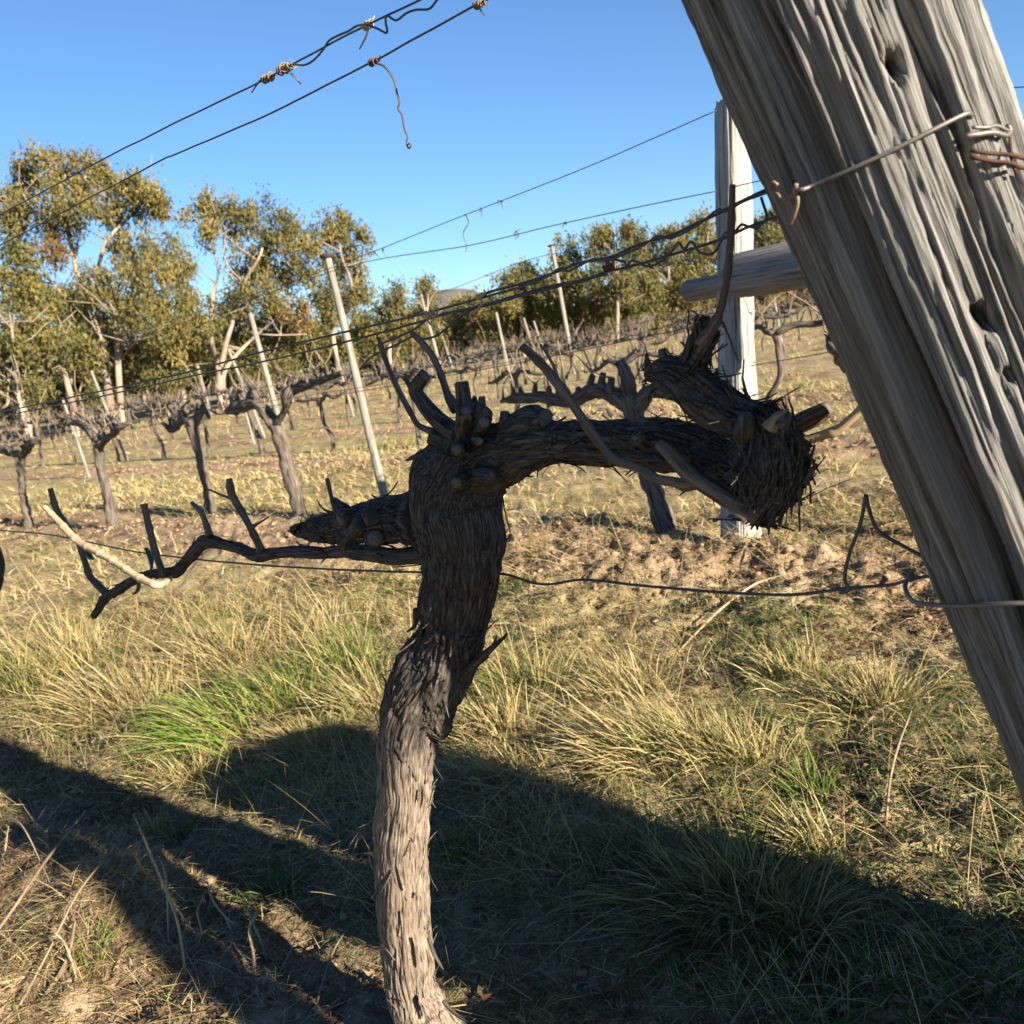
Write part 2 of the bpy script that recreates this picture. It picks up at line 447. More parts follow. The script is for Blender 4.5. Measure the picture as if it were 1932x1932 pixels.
# ------------------------------------------------------------------ the big leaning post
def rad_px(half, x, y, p): return half * proj(p)[2] / FPX
POST_R = .1175
p_top = at_depth(1560, 0, .93)
p_low = at_depth(2012, 1130, 1.055)
AX = (p_low - p_top) / np.linalg.norm(p_low - p_top)
z0 = p_top + AX * ((-.35 - p_top[2]) / AX[2])
z1 = p_top + AX * ((2.12 - p_top[2]) / AX[2])
def post_disp(X, Y, Z, R, th):
    wx = .007 * fbm(X * 14, Y * 14, Z * 2.1, 2) + .0014 * pn(X * 60, Y * 60, Z * 11); wy = .007 * fbm(X * 14 + 9, Y * 14, Z * 2.1, 2) + .0014 * pn(X * 60, Y * 60 + 5, Z * 11)
    x, y = X + wx, Y + wy
    g = .007 * fbm(x * 20, y * 20, Z * .6, 2)
    gr = np.random.default_rng(4)
    for q in range(25):                      # long drying splits round the post
        t0 = q * 2 * pi / 25 + gr.normal(0, .07); wd = gr.uniform(.0028, .0062); dp = gr.uniform(.016, .036); s0 = gr.uniform(0, 50)
        path = t0 + .085 * fbm(Z * 1.5 + s0, s0, .3, 2) + .022 * pn(Z * 8 + s0, s0 * 2, .7)
        ds = np.mod(th - path + pi, 2 * pi) - pi
        ds = ds * .1175
        am = smooth(-.75, .1, pn(Z * 1.5 + s0, 3.3 * s0, 1.1)); wv = wd * (1 + .6 * pn(Z * 5 + s0, s0, 2.2))
        g = g - am * (dp * np.exp(-(ds / wv) ** 2) + .006 * np.exp(-(ds / .011) ** 2))
    v2 = pn(x * 84 + 5, y * 84, Z * 1.6 + 3)
    g = g - .011 * np.exp(-(v2 / .13) ** 2) * smooth(-.2, .3, pn(x * 20 + 3, y * 20, Z * 2.3))
    v3 = pn(x * 170, y * 170, Z * 3.2)
    g = g - .0042 * np.exp(-(v3 / .25) ** 2)
    g = g + .0016 * pn(x * 300, y * 300, Z * 9) + .0012 * pn(x * 240, y * 240, Z * 60)
    return g
def cyl_hit(x, y, rad):
    """first hit of a pixel ray with the post's cylinder"""
    d = ray(x, y); o = EYE - p_top
    dd = d - AX * (d @ AX); oo = o - AX * (o @ AX)
    a, b_, c_ = dd @ dd, 2 * dd @ oo, oo @ oo - rad * rad
    disc = max(0.0, b_ * b_ - 4 * a * c_)
    return EYE + d * ((-b_ - sqrt(disc)) / (2 * a))
holes = [(cyl_hit(x, y, POST_R), r, dp) for x, y, r, dp in ((1688, 122, .0068, .035), (1862, 600, .0088, .04), (1905, 708, .0055, .025))]
class PostMB(MB): pass
mb = MB()
PP = np.array([z1 + (z0 - z1) * q for q in np.linspace(0, 1, 330)])
LEN = np.linalg.norm(z1 - z0)
zz = np.linspace(0, 1, 330)
RR = POST_R * (1.0 + .05 * zz + .03 * np.sin(zz * 9 + 1)) * np.where(zz < .008, .93, 1)
tube(mb, PP, RR, 500, disp=post_disp, seed=3.0, raw=True)
V = mb.V[0]
for hp, hr, hd in holes:
    dv = V - hp
    al = dv @ AX
    e = np.sqrt(((dv - np.outer(al, AX)) ** 2).sum(1) + (al * .6) ** 2) * (1 + .35 * pn(V[:, 0] * 160, V[:, 1] * 160, V[:, 2] * 60))
    axis_pt = z1 + np.outer((V - z1) @ AX, AX)
    inward = axis_pt - V; inward /= np.linalg.norm(inward, axis=1)[:, None] + 1e-9
    V += inward * (hd * np.exp(-(e / hr) ** 4))[:, None]
mb.V[0] = V
post_base = z0 + AX * -(.35 / abs(AX[2]))
end_post = link('end_post', mb.build('end_post', GREYWOOD, origin=post_base), loc=post_base)
tag(end_post, 'thick grey fissured timber post leaning across the right foreground', 'post')

# ------------------------------------------------------------------ trellis wires of the near row
def polyline(name, pts, r, label, mat=WIRE, cat='wire', off=0.0, group=None, c=None, step=.006, sides=7, wob=0.0, fn=None):
    P = [np.array(q) if len(q) == 3 and not isinstance(q, tuple) else on_plane(q[0], q[1], c, (q[2] if len(q) > 2 else 0) + off) for q in pts]
    Pn, Rn, S = resample(P, [r] * len(P), step)
    if wob:
        for k in range(3): Pn[:, k] += wob * fbm(S * 9 + k * 31.7, np.full_like(S, 1.3 * k + len(pts)), .2, 2)
    m_ = MB(); tube(m_, Pn, Rn, sides, raw=True)
    o0 = Pn[0]
    o = link(name, m_.build(name, mat, origin=o0), loc=o0)
    return tag(o, label, cat, group)
WG = 'trellis wires of the near row'
U1, U2 = -.03, .05
za = zc(500, 0, 3.715)
polyline('trellis_wire', [(-80, 446), (0, 405), (250, 272), (480, 160), (540, 128), (640, 74), (700, 44), (790, 0), (960, -82), (1250, -225)], .0015, 'topmost dark wire running down across the sky to the left edge', off=U1, group=WG, wob=.0012)
polyline('trellis_wire', [(-80, 501), (0, 463), (280, 315), (330, 291), (500, 219), (690, 122), (705, 115), (880, 20), (905, 7), (1100, -95), (1300, -200)], .0016, 'second dark wire below the topmost one, carrying a hanging tendril', off=U2, group=WG, wob=.0012)
polyline('loose_wire', [za(380, 490), za(460, 495), za(530, 460), za(600, 385), za(650, 310), za(720, 270), za(800, 235), za(860, 198), za(930, 190), za(1010, 215), za(1090, 250), za(1080, 160), za(1095, 120), za(1160, 155), za(1240, 100), za(1310, 75), za(1390, 72), za(1430, 55), za(1480, -10), za(1540, -70)], .0016, 'kinked loose wire twisted round the topmost wire near the sky', off=U1 - .004, group=WG, step=.003)
zb, zd, ze = zc(380, 400, 3.116), zc(980, 420, 3.331), zc(780, 560, 5.68)
polyline('trellis_wire', [(-80, 797), (0, 778), (190, 738), (350, 703), (497, 663), (645, 628), (775, 598), (905, 562), (921, 552), (984, 535), (1056, 511), (1089, 497), (1150, 485), (1205, 461), (1269, 442), (1316, 420), (1354, 403), (1385, 386), (1450, 356), (1476, 350)], .0018, 'upper strand of the dark middle wires tied to the leaning post', group=WG, wob=.001)
polyline('trellis_wire', [(-80, 802), (0, 786), (190, 748), (350, 712), (497, 682), (645, 647), (792, 607), (831, 594), (904, 578), (976, 557), (1051, 537), (1100, 530), (1142, 513), (1178, 505), (1247, 486), (1316, 466), (1371, 446), (1407, 430), (1434, 420), (1485, 402)], .0018, 'lower strand of the dark middle wires running behind the leaning post', off=.05, group=WG, wob=.001)
polyline('loose_wire', [(826, 584), ze(820, 385), ze(1150, 300), (930, 556), (984, 541), (1030, 523), (1056, 506), (1070, 512), (1089, 503), (1120, 489), (1150, 490), (1205, 467), (1240, 447), (1269, 448), (1316, 425), (1354, 396), (1370, 399), (1400, 381), (1450, 362)], .0016, 'twisted second wire wound along the upper middle strand', off=-.006, group=WG, step=.004)
polyline('loose_wire', [ze(-60, 850), ze(0, 825), ze(200, 745), ze(400, 650), ze(530, 550), ze(700, 490), ze(1000, 425), ze(1200, 385), (976, 560), (1051, 541), (1100, 527), (1142, 518)], .0019, 'short dark wire end lying over the tips of the upright canes', off=.043, group=WG)
polyline('loose_wire', [zb(1115, 1115), zb(1170, 1050), zb(1240, 1005), zb(1350, 955), zb(1450, 905), zb(1490, 908), zb(1530, 920), zb(1620, 890), zb(1740, 790), zb(1820, 735), zb(1900, 690)], .0018, 'sagging dark wire tail curling down past the upright canes', off=.03, group=WG)
polyline('loose_wire', [zd(870, 480), zd(895, 440), zd(880, 385), zd(920, 375), zd(1000, 390), zd(1015, 425), zd(1055, 380), zd(1160, 420), zd(1260, 380), zd(1340, 300), zd(1370, 255), zd(1410, 300), zd(1460, 250), zd(1510, 320), zd(1600, 335), zd(1650, 270), zd(1690, 190), zd(1720, 195), zd(1760, 180), zd(1800, 135), zd(1850, 150), (1430, 428), (1446, 410), (1440, 385), (1436, 372)], .0017, 'wavy loose wire dangling between the middle wires and the post', off=.035, group=WG, step=.003)
polyline('trellis_wire', [(-80, 990), (0, 1000), (100, 1010), (200, 1030), (290, 1046), (420, 1060), (600, 1073), (795, 1080), (870, 1081), (950, 1083), (1005, 1099), (1040, 1102), (1100, 1094), (1200, 1104), (1300, 1113), (1400, 1120), (1500, 1122), (1600, 1110), (1680, 1103), (1720, 1092), (1800, 1080)], .0020, 'low grey wire running past the vine trunk to the leaning post', off=.03, group=WG, wob=.0008)
polyline('loose_wire', [(1585, 1118), (1602, 1114), (1594, 1092), (1601, 1050), (1624, 985), (1634, 932), (1638, 955), (1656, 1000), (1700, 1028), (1765, 1062)], .0022, 'upright bent loop of dark wire beside the leaning post', off=.02, group=WG, step=.004)
lowrap = [on_plane(1722, 1080, off=.02), on_plane(1708, 1102, off=.01), on_plane(1714, 1125, off=-.01), on_plane(1735, 1138, off=-.03), cyl_hit(1800, 1143, POST_R + .009), cyl_hit(1860, 1141, POST_R + .006), cyl_hit(1932, 1138, POST_R + .005), cyl_hit(2040, 1134, POST_R + .004), cyl_hit(2140, 1128, POST_R + .006)]
polyline('wrap_wire', lowrap, .0026, 'pale wire hooked round the low part of the leaning post', mat=GALV, group=WG)
up = [on_plane(1470, 352, off=-.03), cyl_hit(1505, 358, POST_R + .012), cyl_hit(1530, 352, POST_R + .007), cyl_hit(1600, 322, POST_R + .004), cyl_hit(1680, 285, POST_R + .004), cyl_hit(1750, 250, POST_R + .004), cyl_hit(1824, 214, POST_R + .003), cyl_hit(1832, 222, POST_R - .006)]
polyline('wrap_wire', up, .0021, 'pale galvanised wire slanting up across the face of the leaning post', mat=GALV, group=WG)
zf = zc(1400, 0, 2.76)
def cyl(z_, X, Y, e=.004): return cyl_hit(*z_(X, Y), POST_R + e)
polyline('staple_wire', [cyl(zf, 1600, 770, .002), cyl(zf, 1660, 762), cyl(zf, 1760, 750), cyl(zf, 1830, 768), cyl(zf, 1855, 735), cyl(zf, 1835, 712)], .0024, 'short pale wire twist stapled high on the leaning post', mat=GALV, group=WG, step=.003)
polyline('staple_wire', [cyl(zf, 1640, 720, .002), cyl(zf, 1720, 722), cyl(zf, 1780, 712), cyl(zf, 1850, 745)], .0016, 'thinner pale wire above the twist stapled on the leaning post', mat=GALV, group=WG, step=.003)
for yy, lab in ((0, 'upper rusty wire leaving the leaning post at the right edge'), (38, 'lower rusty wire leaving the leaning post at the right edge')):
    polyline('rusty_wire', [cyl(zf, 1630, 850 + yy, .0), cyl(zf, 1720, 865 + yy * 1.1), cyl(zf, 1800, 872 + yy * 1.2, .006), cyl(zf, 1880, 880 + yy * 1.3, .012), at_depth(1932, 298 + yy * .5, .86), at_depth(2050, 312 + yy * .6, .84)], .0019, lab, mat=RUST, group=WG)
polyline('rusty_wire', [cyl(zf, 1850, 760, .003), cyl(zf, 1858, 850, .007), cyl(zf, 1868, 930, .008), cyl(zf, 1890, 985, .006)], .0014, 'rusty tie wire hanging down over the two rusty wires', mat=RUST, group=WG)

# dried tendrils
def tendril(label, x, y, size, tail=None, off=0.0, turns=4, mat=TWIG, seed=0, direction=(1, -.5), n=3, r=.0014):
    t_ = thing('dried_tendril', label, 'tendril', on_plane(x, y, off=off), 'dried tendrils on the wires')
    c0 = on_plane(x, y, off=off); w = proj(c0)[2]
    rg = np.random.default_rng(seed)
    a = on_plane(x + direction[0] * 10, y + direction[1] * 10, off=off) - c0; a /= np.linalg.norm(a)
    b_ = np.cross(a, FWD); b_ /= np.linalg.norm(b_); c_ = np.cross(a, b_)
    R_ = size * w / FPX
    for q in range(n):
        k = np.linspace(0, 1, 40)
        ph = rg.uniform(0, 6.28); sgn = rg.choice([-1, 1])
        rr = R_ * (.25 + .35 * rg.uniform(size=1)) * (1 + .6 * fbm(k * 5 + q * 9.1, k * 0 + seed, .3, 2))
        ang = ph + sgn * k * turns * 6.28 * rg.uniform(.6, 1.1)
        ln = R_ * rg.uniform(.6, 1.4)
        P = c0 + np.outer((k - .5 + rg.uniform(-.3, .3)) * 2 * ln, a) + np.outer(rr * np.cos(ang), b_) + np.outer(rr * np.sin(ang), c_)
        e = rg.normal(size=3); e /= np.linalg.norm(e)
        P += np.outer(np.maximum(0, k - .8) * 5 * R_ * rg.uniform(.3, 1.1), e)
        m_ = MB(); tube(m_, P, np.linspace(r, r * .6, 40), 5, raw=True)
        link('curl', m_.build('curl', mat, origin=c0), t_)
    if tail:
        P = [on_plane(px, py, off=off) for px, py in tail]
        m_ = MB(); tube(m_, P, np.linspace(r * 1.1, r * .8, len(P)), 6, .003)
        link('tail', m_.build('tail', mat, origin=c0), t_)
    return t_
DARKTW = bark_material('dark_tendril', (.05, .035, .03), (.12, .085, .065), (.2, .15, .11), 200, .06, .3, .001)
tendril('big dried tendril tangle on the topmost wire against the sky', 540, 128, 16, off=U1, seed=1, n=6, turns=3, tail=[za(360, 560), za(400, 600), za(435, 640)])
tendril('smaller tendril knot left of the big tangle on the topmost wire', 506, 147, 12, off=U1, seed=2, n=5, tail=[za(150, 590), za(110, 630), za(60, 705)])
tendril('orange tinted tendril wrapped on the topmost wire with a straight tail', 692, 48, 11, off=U1, seed=3, n=4, mat=PALE_CANE, tail=[za(950, 210), za(930, 280), za(905, 330), za(880, 375)])
tendril('tendril knot with a long dangling curl hanging below the second wire', 705, 116, 9, off=U2, seed=4, n=4, mat=DARKTW, r=.0015,
        tail=[za(1000, 480), za(1060, 500), za(1110, 550), za(1150, 630), za(1165, 700), za(1185, 780), za(1175, 830), za(1205, 880), za(1225, 990), za(1248, 1040), za(1240, 1090), za(1255, 1130), za(1275, 1110), za(1260, 1092), za(1245, 1108)])
tendril('tendril clump at the top edge on the second wire', 905, 8, 12, off=U2, seed=5, n=5, tail=[za(1780, 30), za(1800, 70), za(1830, 115)])
tendril('small curl on the upper middle strand above the upright canes', 774, 597, 8, seed=6, n=3, turns=2)
tendril('pale spiral tendril coil round the middle wires', 815, 592, 15, off=-.01, seed=7, n=3, turns=2.4, mat=PALE_CANE, r=.002, tail=[ze(530, 440), ze(535, 520), ze(580, 590), ze(640, 630)])
tendril('pale hooked tendril hanging from the middle wires', 907, 558, 8, off=-.01, seed=8, n=3, mat=PALE_CANE, r=.002, tail=[ze(1210, 240), ze(1160, 290), ze(1185, 340), ze(1130, 430), ze(1060, 460), ze(1045, 500), ze(1085, 570)])
tendril('dark tendril tie joining the two middle strands', 1145, 506, 9, off=.02, seed=9, n=4, mat=DARKTW)
tendril('dark tie on the upper middle strand', 990, 538, 7, seed=12, n=3, mat=DARKTW)
zg = zc(1450, 300, 2.972)
t_ = tendril('pale curled tendril hooked on the edge of the leaning post', 1470, 352, 6, off=-.04, seed=10, n=2, mat=PALE_CANE, r=.0015)
for pts, rr in (([(430, 235), (395, 215), (390, 260), (430, 290), (455, 330)], .0017), ([(470, 350), (500, 310), (545, 300), (550, 350), (530, 420), (508, 480)], .0021), ([(545, 230), (535, 280), (545, 330)], .0021)):
    P = [cyl_hit(*zg(X, Y), POST_R + .014) for X, Y in pts]
    m_ = MB(); tube(m_, P, [rr] * (len(P) - 1) + [rr * .5], 7, .002); link('curl', m_.build('curl', TWIG, origin=t_.location), t_)
tendril('pale tendril stub on the wires at the left edge', 4, 375, 9, off=U1, seed=11, n=2, mat=TWIG, r=.0018)

# ------------------------------------------------------------------ the hero vine
def bark_disp(k=1.0, fine=1.0):
    def f(X, Y, Z, R, th):
        x = X + .008 * fbm(X * 22, Y * 22, Z * 10, 2); y = Y + .008 * fbm(X * 22 + 7, Y * 22, Z * 10, 2)
        d = .17 * R * fbm(X * 15, Y * 15, Z * 13, 3) * np.minimum(1.6, .6 + .5 * k)
        pl = pn(x * 75, y * 75, Z * 7)
        d = d + .0022 * k * smooth(-.15, .25, pl) + .0018 * k * smooth(.1, .5, pn(x * 80 + 9, y * 80, Z * 10))
        f1 = pn(x * 250, y * 250, Z * 9)
        d = d - .0030 * k * fine * np.exp(-(f1 / .22) ** 2)
        d = d + .0016 * fine * pn(x * 400, y * 400, Z * 18) + .0009 * fine * pn(x * 520, y * 520, Z * 55)
        wz = .0045 * fbm(Z * 34, X * 30, Y * 30, 2)
        sl = fbm((x + wz) * 105 + 4, (y + wz) * 105, Z * 7 + 2 + 40 * wz, 2)
        d = d - .0035 * k * smooth(.42, .75, sl)
        return d
    return f
vine_base = ground_pt(800, 1958)
vine = thing('grapevine', 'old rough barked grapevine with twisted trunk and cut arms in the centre', 'grapevine', vine_base)
STRIPS = []
SR = np.random.default_rng(21)
def limb(name, pts, off=0.0, sides=120, step=.0035, k=1.0, mat=BARK, strips=0, cut=True, seed=0.0, lift_=.5, parent=vine, fine=1.0):
    """pts: (x, y, full width px[, extra offset across the row])"""
    P = [on_plane(q[0], q[1], off=off + (q[3] if len(q) > 3 else 0)) for q in pts]
    R = [q[2] / 2 * (np.interp(q[1], [800, 860, 1040, 1120, 1330, 1400], [.95, .97, .95, .89, .89, .91]) if name == 'trunk' else .92) * proj(p_)[2] / FPX for q, p_ in zip(pts, P)]
    m_ = MB()
    out = tube(m_, P, R, sides, step, disp=bark_disp(k, fine), seed=seed)
    o = link(name, m_.build(name, mat, origin=vine_base), parent)
    Pn, Rn, S, T, N, B = out
    for _ in range(strips):
        a = SR.integers(2, len(Pn) - 3); th = SR.uniform(0, 2 * pi)
        L = SR.uniform(.014, .05) * (1 if SR.uniform() < .9 else 1.5)
        sgn = SR.choice([-1, 1]); wdt = SR.uniform(.0016, .0052)
        cur = SR.uniform(.0, 1) ** 2.5 * lift_ * L
        if SR.uniform() < .08: cur *= 2.2
        n_ = 5; line = []
        nrm = N[a] * cos(th) + B[a] * sin(th)
        side = SR.normal(0, .22) * L
        sd = np.cross(nrm, T[a])
        for q in range(n_):
            kk = q / (n_ - 1)
            ii = int(np.clip(a + sgn * kk * L / max(1e-6, S[1]), 0, len(Pn) - 1))
            nn = N[ii] * cos(th) + B[ii] * sin(th)
            line.append(Pn[ii] + nn * (Rn[ii] * 1.015 + cur * kk ** 2.2) + sd * side * kk)
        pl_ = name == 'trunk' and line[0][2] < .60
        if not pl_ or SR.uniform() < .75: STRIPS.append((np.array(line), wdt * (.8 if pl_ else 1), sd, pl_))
    return o, out
zt = zc(500, 700, 2.76)
# trunk: lower pale part offset slightly towards the camera side
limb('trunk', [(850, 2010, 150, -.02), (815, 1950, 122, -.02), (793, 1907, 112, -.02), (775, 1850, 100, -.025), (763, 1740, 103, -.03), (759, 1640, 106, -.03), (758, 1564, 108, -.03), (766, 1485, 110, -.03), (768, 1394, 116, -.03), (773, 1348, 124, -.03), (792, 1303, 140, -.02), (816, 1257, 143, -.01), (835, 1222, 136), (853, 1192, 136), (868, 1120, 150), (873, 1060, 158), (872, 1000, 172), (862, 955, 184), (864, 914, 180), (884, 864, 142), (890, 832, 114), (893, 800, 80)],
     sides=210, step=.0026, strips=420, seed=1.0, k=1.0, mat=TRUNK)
limb('bark_sheath', [(866, 1120, 70), (856, 1180, 116), (838, 1240, 122), (826, 1290, 112), (822, 1335, 84), (828, 1372, 54), (832, 1392, 26)], off=-.012, strips=160, seed=2.0, k=1.2)
limb('arm', [(850, 915, 100), (890, 885, 126), (940, 864, 116), (1000, 842, 92), (1060, 834, 84), (1120, 835, 84), (1190, 837, 88), (1250, 838, 100), (1310, 850, 104), (1370, 872, 86), (1420, 885, 100), (1470, 890, 110)], sides=140, strips=420, seed=3.0, k=1.25)
zr = zc(1280, 620, 3.864)
def zl(z_, lst): return [(*z_(q[0], q[1]), q[2] * .92 / s_of[z_], *(q[3:])) for q in lst]
s_of = {zr: 3.864, zt: 2.76, za: 3.715, zb: 3.116, zd: 3.331, ze: 5.68}
limb('arm', zl(zr, [(1130, 1010, 260), (1000, 960, 330), (850, 900, 340), (700, 800, 370), (560, 680, 330), (450, 590, 300), (330, 560, 260), (240, 570, 180), (190, 590, 90)]), off=-.02, strips=330, seed=4.0, k=1.3)
limb('arm', zl(zr, [(480, 560, 200), (560, 440, 210), (600, 350, 205), (640, 270, 200), (660, 200, 170), (690, 140, 120)]), off=-.02, strips=80, seed=5.0, k=1.4)
limb('burl', zl(zr, [(1060, 860, 200), (1120, 980, 400), (1150, 1130, 520), (1160, 1280, 570), (1130, 1440, 530), (1090, 1570, 380), (1060, 1680, 200), (1050, 1730, 90)]), off=-.03, sides=150, strips=1100, seed=6.0, k=2.0, lift_=.55)
limb('arm', zl(zr, [(420, 1180, 180), (600, 1250, 270), (800, 1320, 330), (980, 1380, 360)]), off=.0, strips=120, seed=7.0, k=1.3)
limb('arm', zl(zt, [(1060, 1010, 420), (930, 1010, 330), (800, 1020, 290), (650, 1035, 240), (500, 1055, 175), (400, 1065, 130), (310, 1070, 80), (270, 1068, 40)]), off=.0, strips=200, seed=8.0, k=1.3)
zh = zc(80, 960, 3.116); s_of[zh] = 3.116
limb('branch', zl(zt, [(1080, 1200, 110), (950, 1215, 105), (830, 1215, 100), (700, 1200, 95), (560, 1190, 80)]) + zl(zh, [(1780, 545, 82), (1600, 535, 78), (1480, 550, 88), (1390, 560, 90), (1290, 520, 72), (1180, 490, 70), (1080, 465, 92), (1020, 500, 80), (950, 590, 72), (880, 660, 78), (800, 670, 60), (700, 680, 55), (600, 720, 62), (480, 795, 58), (420, 835, 66), (380, 900, 50), (350, 945, 44)]), off=-.02, sides=60, step=.005, k=.5, strips=60, seed=9.0, lift_=.25)
def cane(pts, off, name='cane', mat=CANE, sides=14, seed=0.0, cut=True, k=.12):
    P = [on_plane(q[0], q[1], off=off + (q[3] if len(q) > 3 else 0)) for q in pts]
    R = [q[2] / 2 * proj(p_)[2] / FPX for q, p_ in zip(pts, P)]
    P2, R2, S = resample(P, R, .004)
    if name == 'cane':         # nodes: slight swellings and bends along the cane
        gap = .055
        R2 = R2 * (1 + .22 * np.exp(-((np.mod(S + seed * .37, gap) - gap / 2) / .006) ** 2))
    m_ = MB(); tube(m_, P2, R2, sides, raw=True, disp=bark_disp(k, .35) if name != 'cane' else (lambda X, Y, Z, R, th: .0006 * pn(X * 400, Y * 400, Z * 15)), seed=seed)
    o = link(name, m_.build(name, mat, origin=vine_base), vine)
    if cut:
        T = P2[-1] - P2[-3]; T /= np.linalg.norm(T)
        a = np.cross(T, [.3, .5, .8]); a /= np.linalg.norm(a); b_ = np.cross(T, a)
        n_ = 16; th = np.linspace(0, 2 * pi, n_, endpoint=False); r_ = R2[-1] * .93
        ring = P2[-1] + np.outer(np.cos(th) * r_, a) + np.outer(np.sin(th) * r_, b_)
        Vc = np.vstack([ring - T * .002, ring + T * .0012, (P2[-1] + T * .0006)[None]])
        Qc = [(q, (q + 1) % n_, n_ + (q + 1) % n_, n_ + q) for q in range(n_)]
        Tc = [(n_ + q, n_ + (q + 1) % n_, 2 * n_) for q in range(n_)]
        m2 = MB(); fb = np.vstack([np.stack([np.cos(th) * r_, np.sin(th) * r_, th * 0], 1)] * 2 + [np.zeros((1, 3))])
        m2.add(Vc, np.array(Qc), np.array(Tc), fb)
        link('cut_end', m2.build('cut_end', CUTWOOD if mat is not PALE_CANE else PALE_CANE, origin=vine_base), o)
    return o
zi = zc(740, 680, 5.367); s_of[zi] = 5.367
zj = zc(1000, 550, 1.756); s_of[zj] = 1.756
cane(zl(zi, [(1080, 1120, 210), (960, 1050, 185), (820, 940, 165), (700, 800, 150), (610, 680, 150), (610, 610, 150), (650, 550, 140), (700, 488, 125)]), -.03, 'spur', BARK, 40, 1.1, k=.8)
cane(zl(zi, [(560, 640, 70), (520, 570, 55), (480, 512, 50)]), -.02, 'spur', BARK, 20, 1.2, k=.4)
cane(zl(zi, [(960, 1130, 90), (830, 1110, 80), (740, 1085, 70), (620, 1020, 66), (540, 880, 62), (440, 700, 66), (340, 480, 56), (250, 250, 60), (195, 70, 50)]), -.015, seed=1.3)
cane(zl(zi, [(1060, 860, 120), (990, 760, 120), (940, 650, 80), (880, 470, 72), (800, 290, 76), (700, 150, 66), (560, 15, 58)]), .01, seed=1.4)
cane(zl(zi, [(1180, 980, 230), (1140, 850, 190), (1130, 720, 160), (1110, 560, 150)]), -.02, 'spur', BARK, 40, 1.5, k=1)
cane(zl(zi, [(1180, 900, 150), (1240, 800, 130), (1250, 720, 50)]), -.01, 'spur', BARK, 24, 1.6, k=.8)
cane(zl(zi, [(1350, 960, 90), (1345, 850, 75), (1332, 722, 72)]), -.02, 'spur', BARK, 24, 1.7, k=.4)
cane(zl(zi, [(1560, 1120, 130), (1580, 980, 120), (1585, 890, 100)]), -.02, 'spur', BARK, 28, 1.8, k=.6)
cane(zl(zi, [(1320, 1100, 150, .02), (1345, 1040, 140, -.03), (1352, 1000, 130, -.055)]), -.02, 'spur', BARK, 28, 1.9, k=.4)
cane(zl(zi, [(1100, 1250, 190, .02), (1070, 1290, 160, -.04), (1055, 1300, 120, -.05)]), -.02, 'spur', BARK, 28, 2.0, k=.5)
cane(zl(zi, [(1150, 1620, 190, .0), (1070, 1660, 150, -.06), (1050, 1665, 125, -.075)]), -.02, 'spur', BARK, 28, 2.1, k=.5)
cane(zl(zi, [(1260, 1200, 120, .0), (1300, 1205, 100, -.05), (1310, 1205, 80, -.06)]), -.02, 'spur', BARK, 24, 2.2, k=.3)
cane([(960, 812, 50), (1000, 795, 58), (1030, 792, 40)], -.01, 'spur', BARK, 28, 2.3, k=.9)
cane(zl(zt, [(760, 1060, 130, .02), (745, 1110, 110, -.03), (742, 1115, 95, -.04)]), -.01, 'spur', BARK, 28, 2.4, k=.4)
cane(zl(zt, [(640, 1010, 110, .0), (560, 1000, 100, -.03), (545, 1005, 80, -.035)]), -.01, 'spur', BARK, 28, 2.45, k=.6)
cane(zl(zt, [(560, 960, 90), (530, 920, 60), (510, 900, 40)]), -.01, 'spur', BARK, 24, 2.5, k=.8)
cane(zl(zh, [(1900, 290, 34), (1880, 230, 28), (1858, 140, 24), (1840, 68, 24)]), .01, seed=2.6)
cane(zl(zh, [(850, 690, 8, .15), (825, 718, 34, .08), (790, 740, 42, .02), (740, 745, 44), (640, 700, 46), (540, 635, 44), (450, 580, 44), (350, 525, 46), (270, 480, 44), (200, 420, 48), (130, 345, 42), (35, 248, 34)]), -.19, 'cane', PALE_CANE, 16, 2.7)
cane(zl(zh, [(420, 790, 50), (370, 740, 44), (325, 690, 42), (290, 590, 38), (250, 470, 36), (190, 385, 38), (110, 260, 40), (72, 132, 36)]), -.02, seed=2.8)
cane(zl(zh, [(800, 690, 50), (780, 640, 46), (740, 530, 46), (705, 380, 44), (670, 232, 42)]), -.045, seed=2.9)
cane(zl(zh, [(1090, 430, 54), (1075, 380, 40), (1040, 290, 34), (978, 222, 26)]), -.025, seed=3.0)
cane(zl(zh, [(1420, 530, 60), (1400, 480, 48), (1340, 360, 44), (1250, 200, 50), (1230, 160, 52), (1215, 72, 40)]), -.03, seed=3.1)
cane(zl(zh, [(1225, 195, 16), (1150, 165, 13), (1080, 140, 13), (1066, 195, 11), (1055, 248, 8)]), -.03, 'twig', CANE, 8, 3.2, cut=False)
cane(zl(zh, [(1365, 375, 26), (1400, 355, 14), (1465, 314, 8)]), -.03, 'twig', CANE, 8, 3.3, cut=False)
cane(zl(zh, [(640, 720, 30), (630, 780, 22), (600, 805, 14)]), -.03, 'twig', CANE, 8, 3.35, cut=False)
